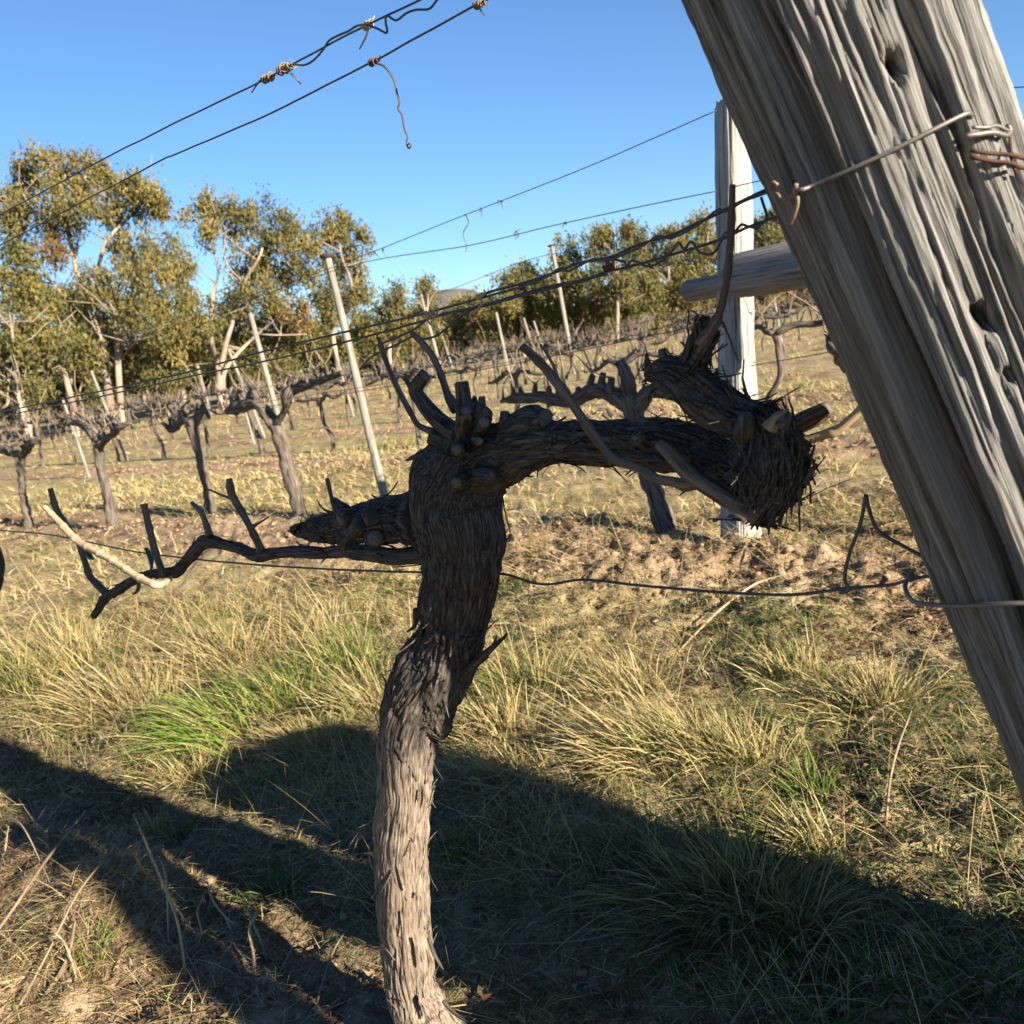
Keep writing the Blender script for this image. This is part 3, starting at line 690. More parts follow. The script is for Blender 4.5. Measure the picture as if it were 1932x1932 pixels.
# right-hand canes
cane([(1322, 648, 30), (1342, 622, 22), (1360, 582, 16), (1373, 520, 14), (1379, 440, 13), (1382, 350, 12)], -.03, seed=3.4)
cane(zl(zr, [(320, 470, 70), (305, 420, 60), (295, 375, 52)]), -.02, 'spur', BARK, 20, 3.5, k=.4)
cane(zl(zr, [(250, 560, 90), (190, 500, 70), (180, 440, 40), (180, 400, 14)]), -.0, 'spur', BARK, 20, 3.6, k=.4, cut=False)
cane(zl(zr, [(1180, 1080, 170), (1330, 990, 150), (1480, 920, 140), (1620, 838, 105)]), .15, 'spur', SPURW, 40, 3.7, k=.7)
cane(zl(zr, [(1380, 1110, 100), (1470, 1085, 80), (1580, 1050, 76), (1690, 1010, 72), (1800, 920, 70), (1920, 800, 68), (2040, 690, 64)]), .20, 'cane', PALE_CANE, 18, 3.8)
cane(zl(zr, [(1160, 1000, 120), (1215, 920, 80), (1270, 870, 30), (1300, 835, 8)]), -.09, 'spur', TWIG, 16, 3.9, k=.7, cut=False)
cane(zl(zr, [(1250, 980, 100), (1290, 920, 60), (1310, 870, 20)]), -.09, 'spur', BARK, 16, 3.95, k=.7, cut=False)
cane(zl(zr, [(960, 1120, 180, .02), (955, 1000, 150, -.03), (970, 890, 115, -.03)]), -.045, 'spur', BARK, 30, 4.0, k=.6)
cane(zl(zr, [(1060, 1720, 130), (1000, 1670, 130), (880, 1600, 135), (750, 1520, 130), (620, 1440, 125), (520, 1370, 115), (420, 1265, 105), (330, 1170, 95), (275, 1125, 82)]), -.055, 'spur', CANE, 24, 4.1, k=.35)
cane(zl(zr, [(560, 1420, 130), (470, 1440, 100), (380, 1420, 80), (250, 1395, 82), (130, 1320, 74)]) + zl(zj, [(460, 690, 34), (420, 650, 34), (380, 600, 34), (300, 480, 34), (245, 405, 38), (190, 340, 32), (128, 284, 30)]), -.05, seed=4.2)
cane(zl(zj, [(252, 415, 18), (245, 370, 13), (220, 320, 11), (190, 275, 10)]), -.05, 'twig', CANE, 10, 4.3, cut=False)
cane(zl(zr, [(960, 1730, 30), (890, 1690, 26), (820, 1700, 12)]), -.10, 'twig', BARK, 8, 4.4, cut=False)
cane(zl(zr, [(1440, 1440, 60), (1490, 1330, 34), (1530, 1280, 14)]), -.05, 'twig', BARK, 8, 4.5, cut=False)
cane(zl(zr, [(780, 150, 18), (830, 270, 14), (880, 400, 14), (915, 480, 8)]), -.0, 'twig', CANE, 8, 4.6, cut=False)
KR = np.random.default_rng(77)
def knobs(path, n, lo, hi, rs, up_bias=.3):
    for _ in range(n):
        k = KR.uniform(lo, hi); x, y, w = [np.interp(k, np.linspace(0, 1, len(path)), [q[c] for q in path]) for c in range(3)]
        ang = KR.uniform(0, 2 * pi); 
        dx, dy = cos(ang) * w * .42, -abs(sin(ang)) * w * .42 if KR.uniform() < up_bias + .5 else sin(ang) * w * .42
        s = KR.uniform(*rs); ln = KR.uniform(.05, .25)
        o2 = -KR.uniform(.01, .04)
        cane([(x + dx * .3, y + dy * .3, s * 1.5), (x + dx, y + dy, s * 1.25, o2), (x + dx * (1.05 + ln), y + dy * (1.05 + ln), s * KR.uniform(.35, .9), o2 * 1.2)], -.015, 'spur', BARK, 26, KR.uniform(10, 60), k=1.1, cut=KR.uniform() < .35)
knobs([(862, 950, 150), (856, 905, 150), (866, 860, 150), (890, 815, 120)], 4, 0, 1, (22, 38))
knobs([(945, 858, 100), (1060, 832, 80), (1190, 836, 84), (1310, 850, 96)], 1, 0, 1, (18, 26))
knobs([(1290, 720, 80), (1370, 770, 100), (1440, 830, 120)], 0, 0, 1, (24, 40))
knobs([(1450, 840, 120), (1475, 900, 140), (1460, 960, 110)], 0, 0, 1, (30, 50))
knobs([(800, 1000, 80), (700, 1005, 70), (620, 1012, 50)], 4, 0, 1, (18, 32))
zk = zc(740, 1300, 6.0375); s_of[zk] = 6.0375
# loose bark flaps
cane(zl(zk, [(1240, 540, 150), (1370, 400, 110), (1500, 280, 75), (1640, 160, 50), (1760, 60, 26), (1810, 0, 10)]), -.01, 'bark_flap', BARK, 14, 5.0, cut=False, k=.8)
cane(zl(zk, [(1560, 230, 60), (1650, 110, 36), (1690, 0, 10)]), -.012, 'bark_flap', BARK, 8, 5.1, cut=False, k=.3)
cane(zl(zk, [(1380, 400, 90), (1480, 340, 60), (1580, 285, 20)]), -.005, 'bark_flap', BARK, 8, 5.2, cut=False, k=.3)
cane(zl(zk, [(640, 170, 90), (540, 220, 60), (440, 270, 22)]), -.01, 'bark_flap', BARK, 8, 5.3, cut=False, k=.3)
cane(zl(zi, [(900, 1400, 130), (780, 1370, 110), (680, 1340, 80), (590, 1380, 50), (505, 1420, 18)]), -.02, 'bark_flap', BARK, 14, 5.4, cut=False, k=.5)
cane(zl(zi, [(800, 1340, 60), (740, 1310, 50), (690, 1300, 22)]), -.02, 'bark_flap', BARK, 8, 5.5, cut=False, k=.3)
zm = zc(740, 1700, 4.83); s_of[zm] = 4.83
cane(zl(zm, [(670, 1080, 30), (720, 1220, 40), (780, 1340, 36), (820, 1390, 10)]), -.05, 'bark_flap', BARK, 10, 5.6, cut=False, k=.2)
cane(zl(zm, [(820, 1700, 50), (900, 1800, 36), (1000, 1870, 28), (1080, 1905, 16), (1130, 1880, 6)]), -.05, 'bark_flap', BARK, 10, 5.7, cut=False, k=.2)
cane(zl(zm, [(130, 400, 24), (95, 330, 22), (90, 220, 20), (78, 145, 10)]), -.05, 'bark_flap', TWIG, 8, 5.8, cut=False, k=.1)
cane([(787, 1150, 16), (782, 1180, 9), (768, 1192, 4)], -.04, 'bark_flap', BARK, 8, 5.9, cut=False, k=.1)
# bark shreds all over the old wood
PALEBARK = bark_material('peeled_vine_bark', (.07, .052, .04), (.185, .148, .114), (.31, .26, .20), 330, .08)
for pale_ in (False, True):
    m_ = MB()
    for line, wd, sd, pl_ in STRIPS:
        if pl_ != pale_: continue
        n_ = len(line); k = np.linspace(0, 1, n_)
        wv = (wd * (1 - .75 * k ** 2))[:, None] * sd[None, :]
        T_ = np.gradient(line, axis=0); nr = np.cross(T_, sd); nr /= np.linalg.norm(nr, axis=1)[:, None] + 1e-9
        Vs = np.concatenate([line - wv, line + wv, line + nr * (wd * .35)])
        a_ = np.arange(n_ - 1)
        Qs = np.concatenate([np.stack([a_, a_ + 1, 2 * n_ + a_ + 1, 2 * n_ + a_], 1), np.stack([2 * n_ + a_, 2 * n_ + a_ + 1, n_ + a_ + 1, n_ + a_], 1), np.stack([n_ + a_, n_ + a_ + 1, a_ + 1, a_], 1)])
        fb = np.concatenate([line * 1.0] * 3); fb[:, 2] = np.tile(k * .05, 3)
        m_.add(Vs, Qs, None, fb)
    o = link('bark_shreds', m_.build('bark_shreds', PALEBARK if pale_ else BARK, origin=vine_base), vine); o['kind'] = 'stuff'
# green ties
for label, X, Y, d1, d2 in (('green plastic tie holding the branch to the low wire', 712, 570, (-30, -60), (8, 70)), ('small green plastic tie on the outer cane', 325, 562, (-30, -40), (25, 20))):
    c0 = on_plane(*zh(X, Y), off=-.03)
    m_ = MB()
    for off_, a in ((-.012, 0), (.012, 1.2)):
        P = [on_plane(*zh(X + d1[0], Y + d1[1]), off=-.05), c0 + np.array([0, 0, off_ * .3]), on_plane(*zh(X + d2[0], Y + d2[1]), off=-.04 + off_)]
        tube(m_, P, [.004, .006, .0035], 6, .004, flat=.3)
    o = link('green_tie', m_.build('green_tie', TIE, origin=c0), loc=c0); tag(o, label, 'plant tie', 'green plant ties')
# EOF-A
# ------------------------------------------------------------------ second row: white post, rail, stakes
def upright(name, base, top, wb, wt, mat, label, group=None, cat='post', cap=False, sides=26, amp=.012, sq=0.0, seed=0.0):
    """post from a base pixel on the ground to a top pixel at the same camera depth"""
    g = lift(ground_pt(*base)); w = proj(g)[2]
    tp = at_depth(top[0], top[1], w)
    P = np.array([g - (tp - g) * .12, g, g * .5 + tp * .5, tp])
    R = np.array([wb, wb, (wb + wt) / 2, wt]) / 2 * w / FPX * (.78 if wb > 14 else .68)
    def dsp(X, Y, Z, R_, th):
        d = -amp * np.exp(-(pn(X * 60, Y * 60, Z * 2) / .12) ** 2) * (R_ / .1) + .06 * R_ * fbm(X * 20, Y * 20, Z * 3, 2)
        if sq: d = d + sq * R_ * np.abs(np.cos(2 * th + .6)) ** .7 - sq * R_ * .5
        return d
    m_ = MB(); tube(m_, P, R, sides, .02, disp=dsp, seed=seed)
    if cap:
        o = thing(name, label, cat, g, group)
        link('stake', m_.build('stake', mat, origin=g), o)
        m2 = MB(); a = (tp - g) / np.linalg.norm(tp - g); r_ = R[-1]
        tube(m2, [tp - a * .02, tp + a * .005, tp + a * .014, tp + a * .02], [r_ * 1.3, r_ * 2.2, r_ * 2.2, r_ * 1.3], 20, raw=True)
        link('cap', m2.build('cap', CAPM, origin=g), o)
        return o, g, tp
    o = link(name, m_.build(name, mat, origin=g), loc=g)
    return tag(o, label, cat, group), g, tp
wpg = lift(ground_pt(1402, 1035)); wpt = at_depth(1380, 186, proj(wpg)[2])
def split_post():
    a1 = np.array([-.85, -.53, 0]); a2 = np.array([.53, -.85, 0]); n_ = 120; m = 130
    th = np.linspace(0, 2 * pi, n_, endpoint=False)
    k = np.linspace(-.08, 1, m)[:, None]
    cx, cy = np.cos(th)[None], np.sin(th)[None]
    e = .42                                              # rounded square section
    ux = np.sign(cx) * np.abs(cx) ** e; uy = np.sign(cy) * np.abs(cy) ** e
    half = (.092 - .018 * k) * np.where(k > .985, .9, 1)
    X = ux * half; Y = uy * half; Z = k * 2.4
    d = -.011 * np.exp(-(pn(X * 40 + 3, Y * 40, Z * 1.5) / .1) ** 2) - .005 * np.exp(-(pn(X * 90, Y * 90, Z * 2.5) / .16) ** 2) + .007 * fbm(X * 14, Y * 14, Z * 2.2, 2) + .0025 * pn(X * 200, Y * 200, Z * 8)
    sc = 1 + d / half
    V = wpg + (wpt - wpg) * k[:, :, None] + a1 * (X * sc)[:, :, None] + a2 * (Y * sc)[:, :, None]
    i = np.arange(m - 1)[:, None] * n_; j = np.arange(n_)[None]; jj = (j + 1) % n_
    Qp = np.stack([i + j, i + jj, i + n_ + jj, i + n_ + j], -1).reshape(-1, 4)
    fib = np.stack(np.broadcast_arrays(X, Y, Z), -1).reshape(-1, 3)
    V = np.vstack([V.reshape(-1, 3), wpt[None]]); fib = np.vstack([fib, [[0, 0, 9]]])
    Tp = np.stack([(m - 1) * n_ + j[0], (m - 1) * n_ + jj[0], np.full(n_, m * n_)], -1)
    mm = MB(); mm.add(V, Qp, Tp, fib)
    return tag(link('timber_post', mm.build('timber_post', WHITEWOOD, origin=wpg), loc=wpg), 'whitened upright timber post standing behind the vine, in the second row', 'post')
split_post()
C2 = float(ROW_N @ wpg)
rl = [at_depth(1296, 549, proj(wpg)[2] * 1.05), at_depth(1345, 540, proj(wpg)[2] * 1.02), at_depth(1388, 530, proj(wpg)[2] * .985), at_depth(1401, 519, proj(wpg)[2] * .962), at_depth(1402, 519, proj(wpg)[2] * .955), at_depth(1530, 494, proj(wpg)[2] * .90), at_depth(1800, 440, proj(wpg)[2] * .80)]
rr = [.058, .06, .062, .064, .118, .124, .13]
mb = MB()
tube(mb, rl, rr, 48, .012, seed=6.0, disp=lambda X, Y, Z, R, th: -.010 * np.exp(-(pn(X * 40, Y * 40, Z * 1.2) / .12) ** 2) + .08 * R * fbm(X * 15, Y * 15, Z * 2, 2) + R * (.14 * np.abs(np.cos(2 * th + .4)) - .08))
o = link('brace_rail', mb.build('brace_rail', RAILWOOD, origin=rl[3]), loc=rl[3])
tag(o, 'thick grey timber rail joined to the whitened post behind the leaning one', 'rail')
SG = 'trellis stakes among the vines'
stakes = [((738, 990), (618, 484), 22, 17, True, 'tall capped stake with a black cap, nearest of the stakes on the left'),
          ((545, 860), (472, 592), 15, 12, False, 'grey stake to the left of the tall capped stake'),
          ((1085, 712), (1041, 464), 13, 11, True, 'capped stake standing before the dark trees beside the whitened post'),
          ((838, 722), (794, 556), 11, 8, False, 'slim pale stake below the far hill'),
          ((972, 760), (936, 590), 10, 8, False, 'slim stake left of the capped stake by the dark trees'),
          ((500, 830), (431, 660), 9, 8, False, 'short pale stake in front of the forked gum tree'),
          ((668, 790), (628, 650), 8, 7, False, 'thin stake just left of the tall capped stake foot'),
          ((1012, 680), (988, 600), 7, 6, False, 'short thin stake, left one of a close pair in the far rows'),
          ((1030, 680), (1007, 606), 7, 6, False, 'short thin stake, right one of a close pair in the far rows'),
          ((400, 790), (373, 690), 7, 6, False, 'thin pale stake left of the forked gum tree trunk'),
          ((240, 870), (172, 700), 9, 8, False, 'thin stake in front of the pale gum trunks on the left'),
          ((170, 905), (118, 752), 9, 8, False, 'faint thin stake between the two leftmost near vines'),
          ((480, 840), (462, 772), 8, 7, False, 'low white stake behind the forked vine'),
          ((855, 700), (826, 610), 6, 5, False, 'thin pale stake beside the slim one below the far hill'),
          ((1478, 668), (1462, 572), 8, 7, False, 'small pale stake seen between the whitened post and the leaning post'),
          ((905, 690), (886, 622), 6, 5, False, 'tiny pale stake in the far rows left of the slim stake')]
cap_top = None
for k, (b_, t_, wb, wt, cp, lab) in enumerate(stakes):
    r_ = upright('trellis_stake', b_, t_, wb, wt, STAKE, lab, SG, 'stake', cp, 14 if wb > 12 else 8, .006, seed=k + 10.0)
    if k == 0: cap_top = r_[2]

def wire3(pts, r, label, group, wob=.002, barbs=0):
    Pn, Rn, S = resample([np.asarray(q, float) for q in pts], [r] * len(pts), .05)
    for k in range(3): Pn[:, k] += wob * fbm(S * 3 + k * 31.7, np.full_like(S, 2.2 * k), .2, 2)
    if not barbs:
        m_ = MB(); tube(m_, Pn, Rn, 5, raw=True); o = link('trellis_wire', m_.build('trellis_wire', WIRE, origin=Pn[0]), loc=Pn[0]); return tag(o, label, 'wire', group)
    o = thing('trellis_wire', label, 'wire', Pn[0], group)
    m_ = MB(); tube(m_, Pn, Rn, 5, raw=True); link('strand', m_.build('strand', WIRE, origin=Pn[0]), o)
    rg = np.random.default_rng(int(abs(pts[0][0]) * 1000) + barbs)
    for q in range(barbs):
        a = rg.uniform(.03, .97); c0 = np.array([np.interp(a * S[-1], S, Pn[:, k]) for k in range(3)])
        m_ = MB()
        for _ in range(3):
            P = [c0 + rg.normal(0, .012, 3), c0 + rg.normal(0, .008, 3), c0 + rg.normal(0, .02, 3) - np.array([0, 0, rg.uniform(0, .05)])]
            tube(m_, P, [.003, .003, .0015], 4, .01)
        link('tendril_scrap', m_.build('tendril_scrap', DARKTW, origin=Pn[0]), o)
    return o
WG2 = 'trellis wires of the second row'
Wd = proj(wpg)[2]
def r2(x, y): return on_plane(x, y, C2)
wire3([r2(1352, 208), r2(1100, 318), r2(876, 406), r2(690, 480), r2(560, 528), r2(300, 612), r2(60, 690)], .0030, 'top wire of the second row running from the whitened post down left', WG2, barbs=9)
wire3([r2(1352, 360), r2(1216, 388), r2(1050, 424), r2(880, 464), r2(700, 492), r2(560, 534), r2(300, 625)], .0030, 'sagging wire below the top wire of the second row', WG2, barbs=10)
wire3([r2(1360, 605), r2(1000, 680), r2(640, 745), r2(300, 800), r2(0, 850)], .0028, 'wire carrying the arms of the second row vines', WG2)
wire3([r2(1345, 590), r2(1100, 655), r2(750, 720), r2(350, 780), r2(0, 835)], .0022, 'thin wire just above the arms of the second row vines', WG2)
wire3([r2(1415, 690), r2(1560, 665), r2(1700, 640)], .0025, 'thin low wire from the whitened post to the leaning post', WG2)
wire3([r2(1384, 352), r2(1500, 325), r2(1900, 230), r2(2050, 195)], .0030, 'lower thin wire at the right edge beyond the leaning post', WG2, barbs=4)
wire3([r2(1384, 205), r2(1600, 185), r2(1900, 166), r2(2050, 158)], .0026, 'upper thin wire at the right edge beyond the leaning post', WG2)
P_ = at_depth(876, 402, proj(r2(876, 406))[2])
mb = MB(); tube(mb, [r2(877, 404), r2(884, 420), r2(874, 440), r2(880, 462), r2(879, 476)], [.004, .003, .003, .003, .002], 5, .02)
o = link('dried_tendril', mb.build('dried_tendril', DARKTW, origin=r2(877, 404)), loc=r2(877, 404)); tag(o, 'dangling dried tendril on the top wire of the second row', 'tendril')
C3 = C2 + ROW_GAP
wire3([on_plane(1345, 470, C3), on_plane(1040, 480, C3), on_plane(830, 552, C3), on_plane(600, 610, C3)], .0035, 'faint wire above the far rows reaching the capped stake', 'trellis wires of the third row')
wire3([on_plane(1500, 545, C3), on_plane(1300, 590, C3), on_plane(900, 668, C3), on_plane(500, 730, C3), on_plane(0, 805, C3)], .0030, 'arm wire of the third row vines', 'trellis wires of the third row')

# ------------------------------------------------------------------ grapevines in the background
def wig(P, amp, rg):
    P = np.array(P, float); P[1:-1] += rg.normal(0, amp, P[1:-1].shape); return P
def add_canes(m_, nodes, rg, n, lmin, lmax, r=.006, lean=.35):
    for _ in range(n):
        a = nodes[rg.integers(len(nodes))]
        L = rg.uniform(lmin, lmax) * (1.9 if rg.uniform() < .12 else 1)
        d = np.array([rg.normal(0, lean), rg.normal(0, lean), rg.uniform(.55, 1.1)]); d /= np.linalg.norm(d)
        b_ = a + d * L * .5 + rg.normal(0, .025, 3); c_ = b_ + (d + rg.normal(0, .18, 3)) * L * .5
        tube(m_, [a, (a + b_) / 2 + rg.normal(0, .01, 3), b_, c_], [r * 1.4, r, r, r * .7], 4, raw=True)
def proto(seed, h=.95):
    """vine in local coordinates, x along the row"""
    rg = np.random.default_rng(seed)
    h = h * rg.uniform(.9, 1.08)
    sx, sy = rg.normal(0, .06, 2)
    tr = MB()
    P = wig([(0, 0, -.1), (rg.normal(0, .03), rg.normal(0, .03), .25), (sx, sy, .5), (sx * 1.2 + rg.normal(0, .04), sy, .75), (sx, sy * .6, h)], .012, rg)
    r0 = rg.uniform(.026, .041)
    lum = lambda X, Y, Z, R, th: .45 * R * fbm(X * 16, Y * 16, Z * 12, 2)
    tube(tr, P, [r0 * 1.3, r0, r0 * .9, r0, r0 * 1.25], 9, .06, disp=lum, seed=seed * 1.3)
    co = MB(); nodes = []
    for s in (-1, 1):
        L = rg.uniform(.45, .95)
        hd = rg.uniform(-.12, .1)
        A = wig([(sx, sy, h - .06), (sx + s * L * .3, rg.normal(0, .04), h + .04 + hd * .3), (sx + s * L * .65, rg.normal(0, .05), h + hd), (sx + s * L, rg.normal(0, .05), h + hd + rg.normal(0, .05))], .02, rg)
        tube(co, A, [r0 * 1.15, r0 * .9, r0 * .8, r0 * .45], 8, .05, disp=lum, seed=seed + s)
        Pn, Rn, S = resample(A, [1] * 4, .09)
        for q in Pn[1:]:
            if rg.uniform() < .75:
                e = q + np.array([rg.normal(0, .04), rg.normal(0, .04), rg.uniform(.05, .14)])
                tube(co, [q, (q + e) / 2 + rg.normal(0, .01, 3), e], [r0 * .5, r0 * .38, r0 * .3], 5, raw=True); nodes.append(e)
    nodes.append(np.array([sx, sy, h + .03]))
    ca = MB(); add_canes(ca, nodes, rg, rg.integers(9, 15), .10, .40, .005, .38)
    return tr.build('trunk', FARVINE), co.build('arms', FARVINE), ca.build('canes', FARCANE)
PROTO = [proto(100 + k) for k in range(9)]
def merged(tri):
    me = bpy.data.meshes.new('grapevine')
    import bmesh
    bm = bmesh.new()
    for k, m_ in enumerate(tri):
        f0 = len(bm.faces); bm.from_mesh(m_); bm.faces.ensure_lookup_table()
        for f in bm.faces[f0:]: f.material_index = 1 if k == 2 else 0
    bm.to_mesh(me); bm.free(); me.materials.append(FARVINE); me.materials.append(FARCANE)
    return me
PROTO1 = [merged(p_) for p_ in PROTO]
ORD = ['zeroth', 'first', 'second', 'third', 'fourth', 'fifth', 'sixth', 'seventh', 'eighth', 'ninth', 'tenth', 'eleventh', 'twelfth', 'thirteenth', 'fourteenth', 'fifteenth', 'sixteenth', 'seventeenth', 'eighteenth', 'nineteenth', 'twentieth']
def ordi(n):
    if n <= 20: return ORD[n]
    tens = {2: 'twenty', 3: 'thirty', 4: 'forty', 5: 'fifty'}[n // 10]
    return tens + '-' + ORD[n % 10] if n % 10 else {2: 'twentieth', 3: 'thirtieth', 4: 'fortieth', 5: 'fiftieth'}[n // 10]
# five vines of the second row, drawn from the photograph
def px_vine(label, base, trunk, arms, seed, ncane=22):
    g = lift(ground_pt(*base)); rg = np.random.default_rng(seed); w = proj(g)[2]
    cpl = float(ROW_N @ g)
    o = thing('grapevine', label, 'grapevine', g, 'pruned vines of the second row')
    lum = lambda X, Y, Z, R, th: .42 * R * fbm(X * 16, Y * 16, Z * 14, 3) - .007 * np.exp(-(pn(X * 90, Y * 90, Z * 7) / .2) ** 2)
    P = [g - np.array([0, 0, .08])] + [on_plane(q[0], q[1], cpl) for q in trunk]
    R = [trunk[0][2] * .6 * w / FPX] + [q[2] / 2 * proj(p_)[2] / FPX for q, p_ in zip(trunk, P[1:])]
    m_ = MB(); tube(m_, P, R, 26, .015, disp=lum, seed=seed * 1.7); link('trunk', m_.build('trunk', FARVINE, origin=g), o)
    nodes = []
    for arm in arms:
        A = [on_plane(q[0] + rg.normal(0, 3), q[1] + rg.normal(0, 4), cpl, rg.normal(0, .03)) for q in arm]
        R = [q[2] / 2 * proj(p_)[2] / FPX for q, p_ in zip(arm, A)]
        m_ = MB(); Pn, Rn, S, *_ = tube(m_, A, R, 20, .015, disp=lum, seed=seed + len(nodes))
        for q in np.linspace(.15, .98, max(3, int(S[-1] / .10))):
            a = np.array([np.interp(q * S[-1], S, Pn[:, k]) for k in range(3)]); r_ = float(np.interp(q * S[-1], S, Rn))
            if rg.uniform() < .8:
                e = a + np.array([rg.normal(0, .03), rg.normal(0, .03), rg.uniform(.05, .13)])
                tube(m_, [a, (a + e) / 2 + rg.normal(0, .008, 3), e], [r_ * .75, r_ * .5, r_ * .4], 7, raw=True); nodes.append(e)
        link('arm', m_.build('arm', FARVINE, origin=g), o)
    for _ in range(int(ncane * .8)):
        m_ = MB(); add_canes(m_, nodes, rg, 1, .07, .28, .0048, .45); link('cane', m_.build('cane', FARCANE, origin=g), o)
    return o
px_vine('gnarled vine just behind the hero arm, left of the whitened post', (1262, 1015), [(1258, 1000, 44), (1238, 940, 36), (1218, 890, 32), (1205, 830, 34), (1196, 780, 36), (1188, 745, 34)],
        [[(1196, 770, 36), (1160, 742, 34), (1120, 735, 30), (1075, 752, 26), (1030, 748, 22), (985, 748, 20), (946, 760, 9)], [(1192, 760, 30), (1183, 715, 26), (1172, 690, 20)], [(1196, 775, 32), (1225, 745, 28), (1270, 740, 26), (1330, 730, 22), (1400, 700, 18)]], 31, 16)
px_vine('forked vine with a dark left lump, left of the tall capped stake', (568, 985), [(566, 970, 26), (548, 900, 26), (535, 850, 26), (522, 812, 26), (512, 795, 24)],
        [[(515, 800, 24), (492, 772, 24), (470, 758, 24), (448, 772, 26), (424, 776, 14)], [(518, 800, 18), (536, 775, 12), (546, 750, 22), (562, 732, 20), (600, 718, 16), (650, 702, 12)]], 32, 26)
px_vine('vine with a nearly straight dark trunk behind the left branch', (400, 970), [(398, 955, 18), (385, 900, 18), (375, 850, 20), (365, 808, 24), (360, 795, 24)],
        [[(362, 800, 24), (345, 800, 16), (325, 808, 12), (306, 802, 8)], [(362, 798, 24), (375, 782, 18), (388, 772, 14), (398, 785, 8)]], 33, 20)
px_vine('vine with a curved pale trunk, second from the left edge', (216, 1010), [(213, 990, 22), (205, 940, 20), (194, 900, 18), (188, 860, 18), (186, 830, 22)],
        [[(188, 838, 24), (176, 815, 24), (160, 800, 18), (138, 795, 12)], [(190, 835, 20), (208, 825, 12), (222, 806, 14), (240, 798, 8)]], 34, 26)
px_vine('slender vine at the left edge of the second row', (58, 1000), [(55, 985, 16), (44, 940, 15), (40, 900, 14), (42, 865, 15), (46, 845, 18)],
        [[(46, 850, 18), (24, 850, 14), (0, 846, 14), (-30, 840, 10)], [(46, 848, 18), (60, 835, 14), (70, 825, 10)]], 35, 26)
px_vine('dark vine arm poking out from behind the leaning post', (1800, 1010), [(1795, 990, 40), (1780, 900, 36), (1765, 800, 34), (1750, 690, 34)],
        [[(1612, 690, 44), (1590, 660, 46), (1572, 655, 30), (1562, 640, 14)], [(1600, 670, 34), (1580, 630, 20), (1560, 590, 10), (1562, 570, 8)], [(1600, 672, 40), (1660, 668, 36), (1755, 690, 34)]], 36, 14)
# the next vine of the near row, at the left edge
nv = thing('grapevine', 'dark vine trunk cut off by the left edge, next in the near row', 'grapevine', lift(ground_pt(800, 1958) + ROW_D * 1.93))
pl = on_plane(-150, 1300)
g = lift(np.array([pl[0], pl[1], 0.0])); nv.location = g
hd = on_plane(-30, 1090)
mb = MB(); tube(mb, [g + np.array([0, 0, -.1]), g + np.array([0, 0, .25]), (g + hd) / 2 + np.array([-.05, 0, .05]), on_plane(-52, 1150), hd, on_plane(-40, 1040), on_plane(-90, 1000)], [.055, .045, .045, .05, .055, .055, .05], 60, .006, disp=bark_disp(1), seed=44.)
link('trunk', mb.build('trunk', BARK, origin=g), nv)
# far rows
VG = 'pruned vines of the far rows'
rg = np.random.default_rng(5)
far = []
for k in range(2, 12):
    ck = C1 + (C2 - C1) * 0 + (C2 + (k - 1) * ROW_GAP)
    if k < 2: continue
    row = []
    for s in np.arange(-4, 75, 1.95):
        s2 = s + rg.normal(0, .12)
        pt = ROW_N * ck + ROW_D * (s2 + k * .7)
        if pt[1] < 5 or pt[1] > 50 + 4 * sin(pt[0] * .2): continue
        x, y, w = proj([pt[0], pt[1], .9])
        if x < -60 or x > 1660 or w < 1: continue
        if x > 1520 and w < 30: continue
        row.append((x, pt, w))
    row.sort(key=lambda q: q[0])
    for n_, (x, pt, w) in enumerate(row): far.append((k, n_ + 1, x, pt, w))
for k, n_, x, pt, w in far:
    pr = rg.integers(len(PROTO)); z = float(height(pt[0], pt[1])); rot = ROW_A + pi / 2 + (pi if rg.uniform() < .5 else 0) + rg.normal(0, .08); sc = rg.uniform(.88, 1.08)
    lab = 'bare pruned vine in the %s row back, %s from the left edge' % (ORD[k + 1], ordi(n_))
    if w < 16:
        o = thing('grapevine', lab, 'grapevine', (pt[0], pt[1], z), VG)
        for nm, me in zip(('trunk', 'arms', 'canes'), PROTO[pr]):
            q_ = link(nm, me, o)
            if nm == 'canes': q_['kind'] = 'stuff'
    else:
        o = link('grapevine', PROTO1[pr], loc=(pt[0], pt[1], z)); tag(o, lab, 'grapevine', VG)
    o.rotation_euler = (0, 0, rot); o.scale = (sc, sc, sc * rg.uniform(.95, 1.06))

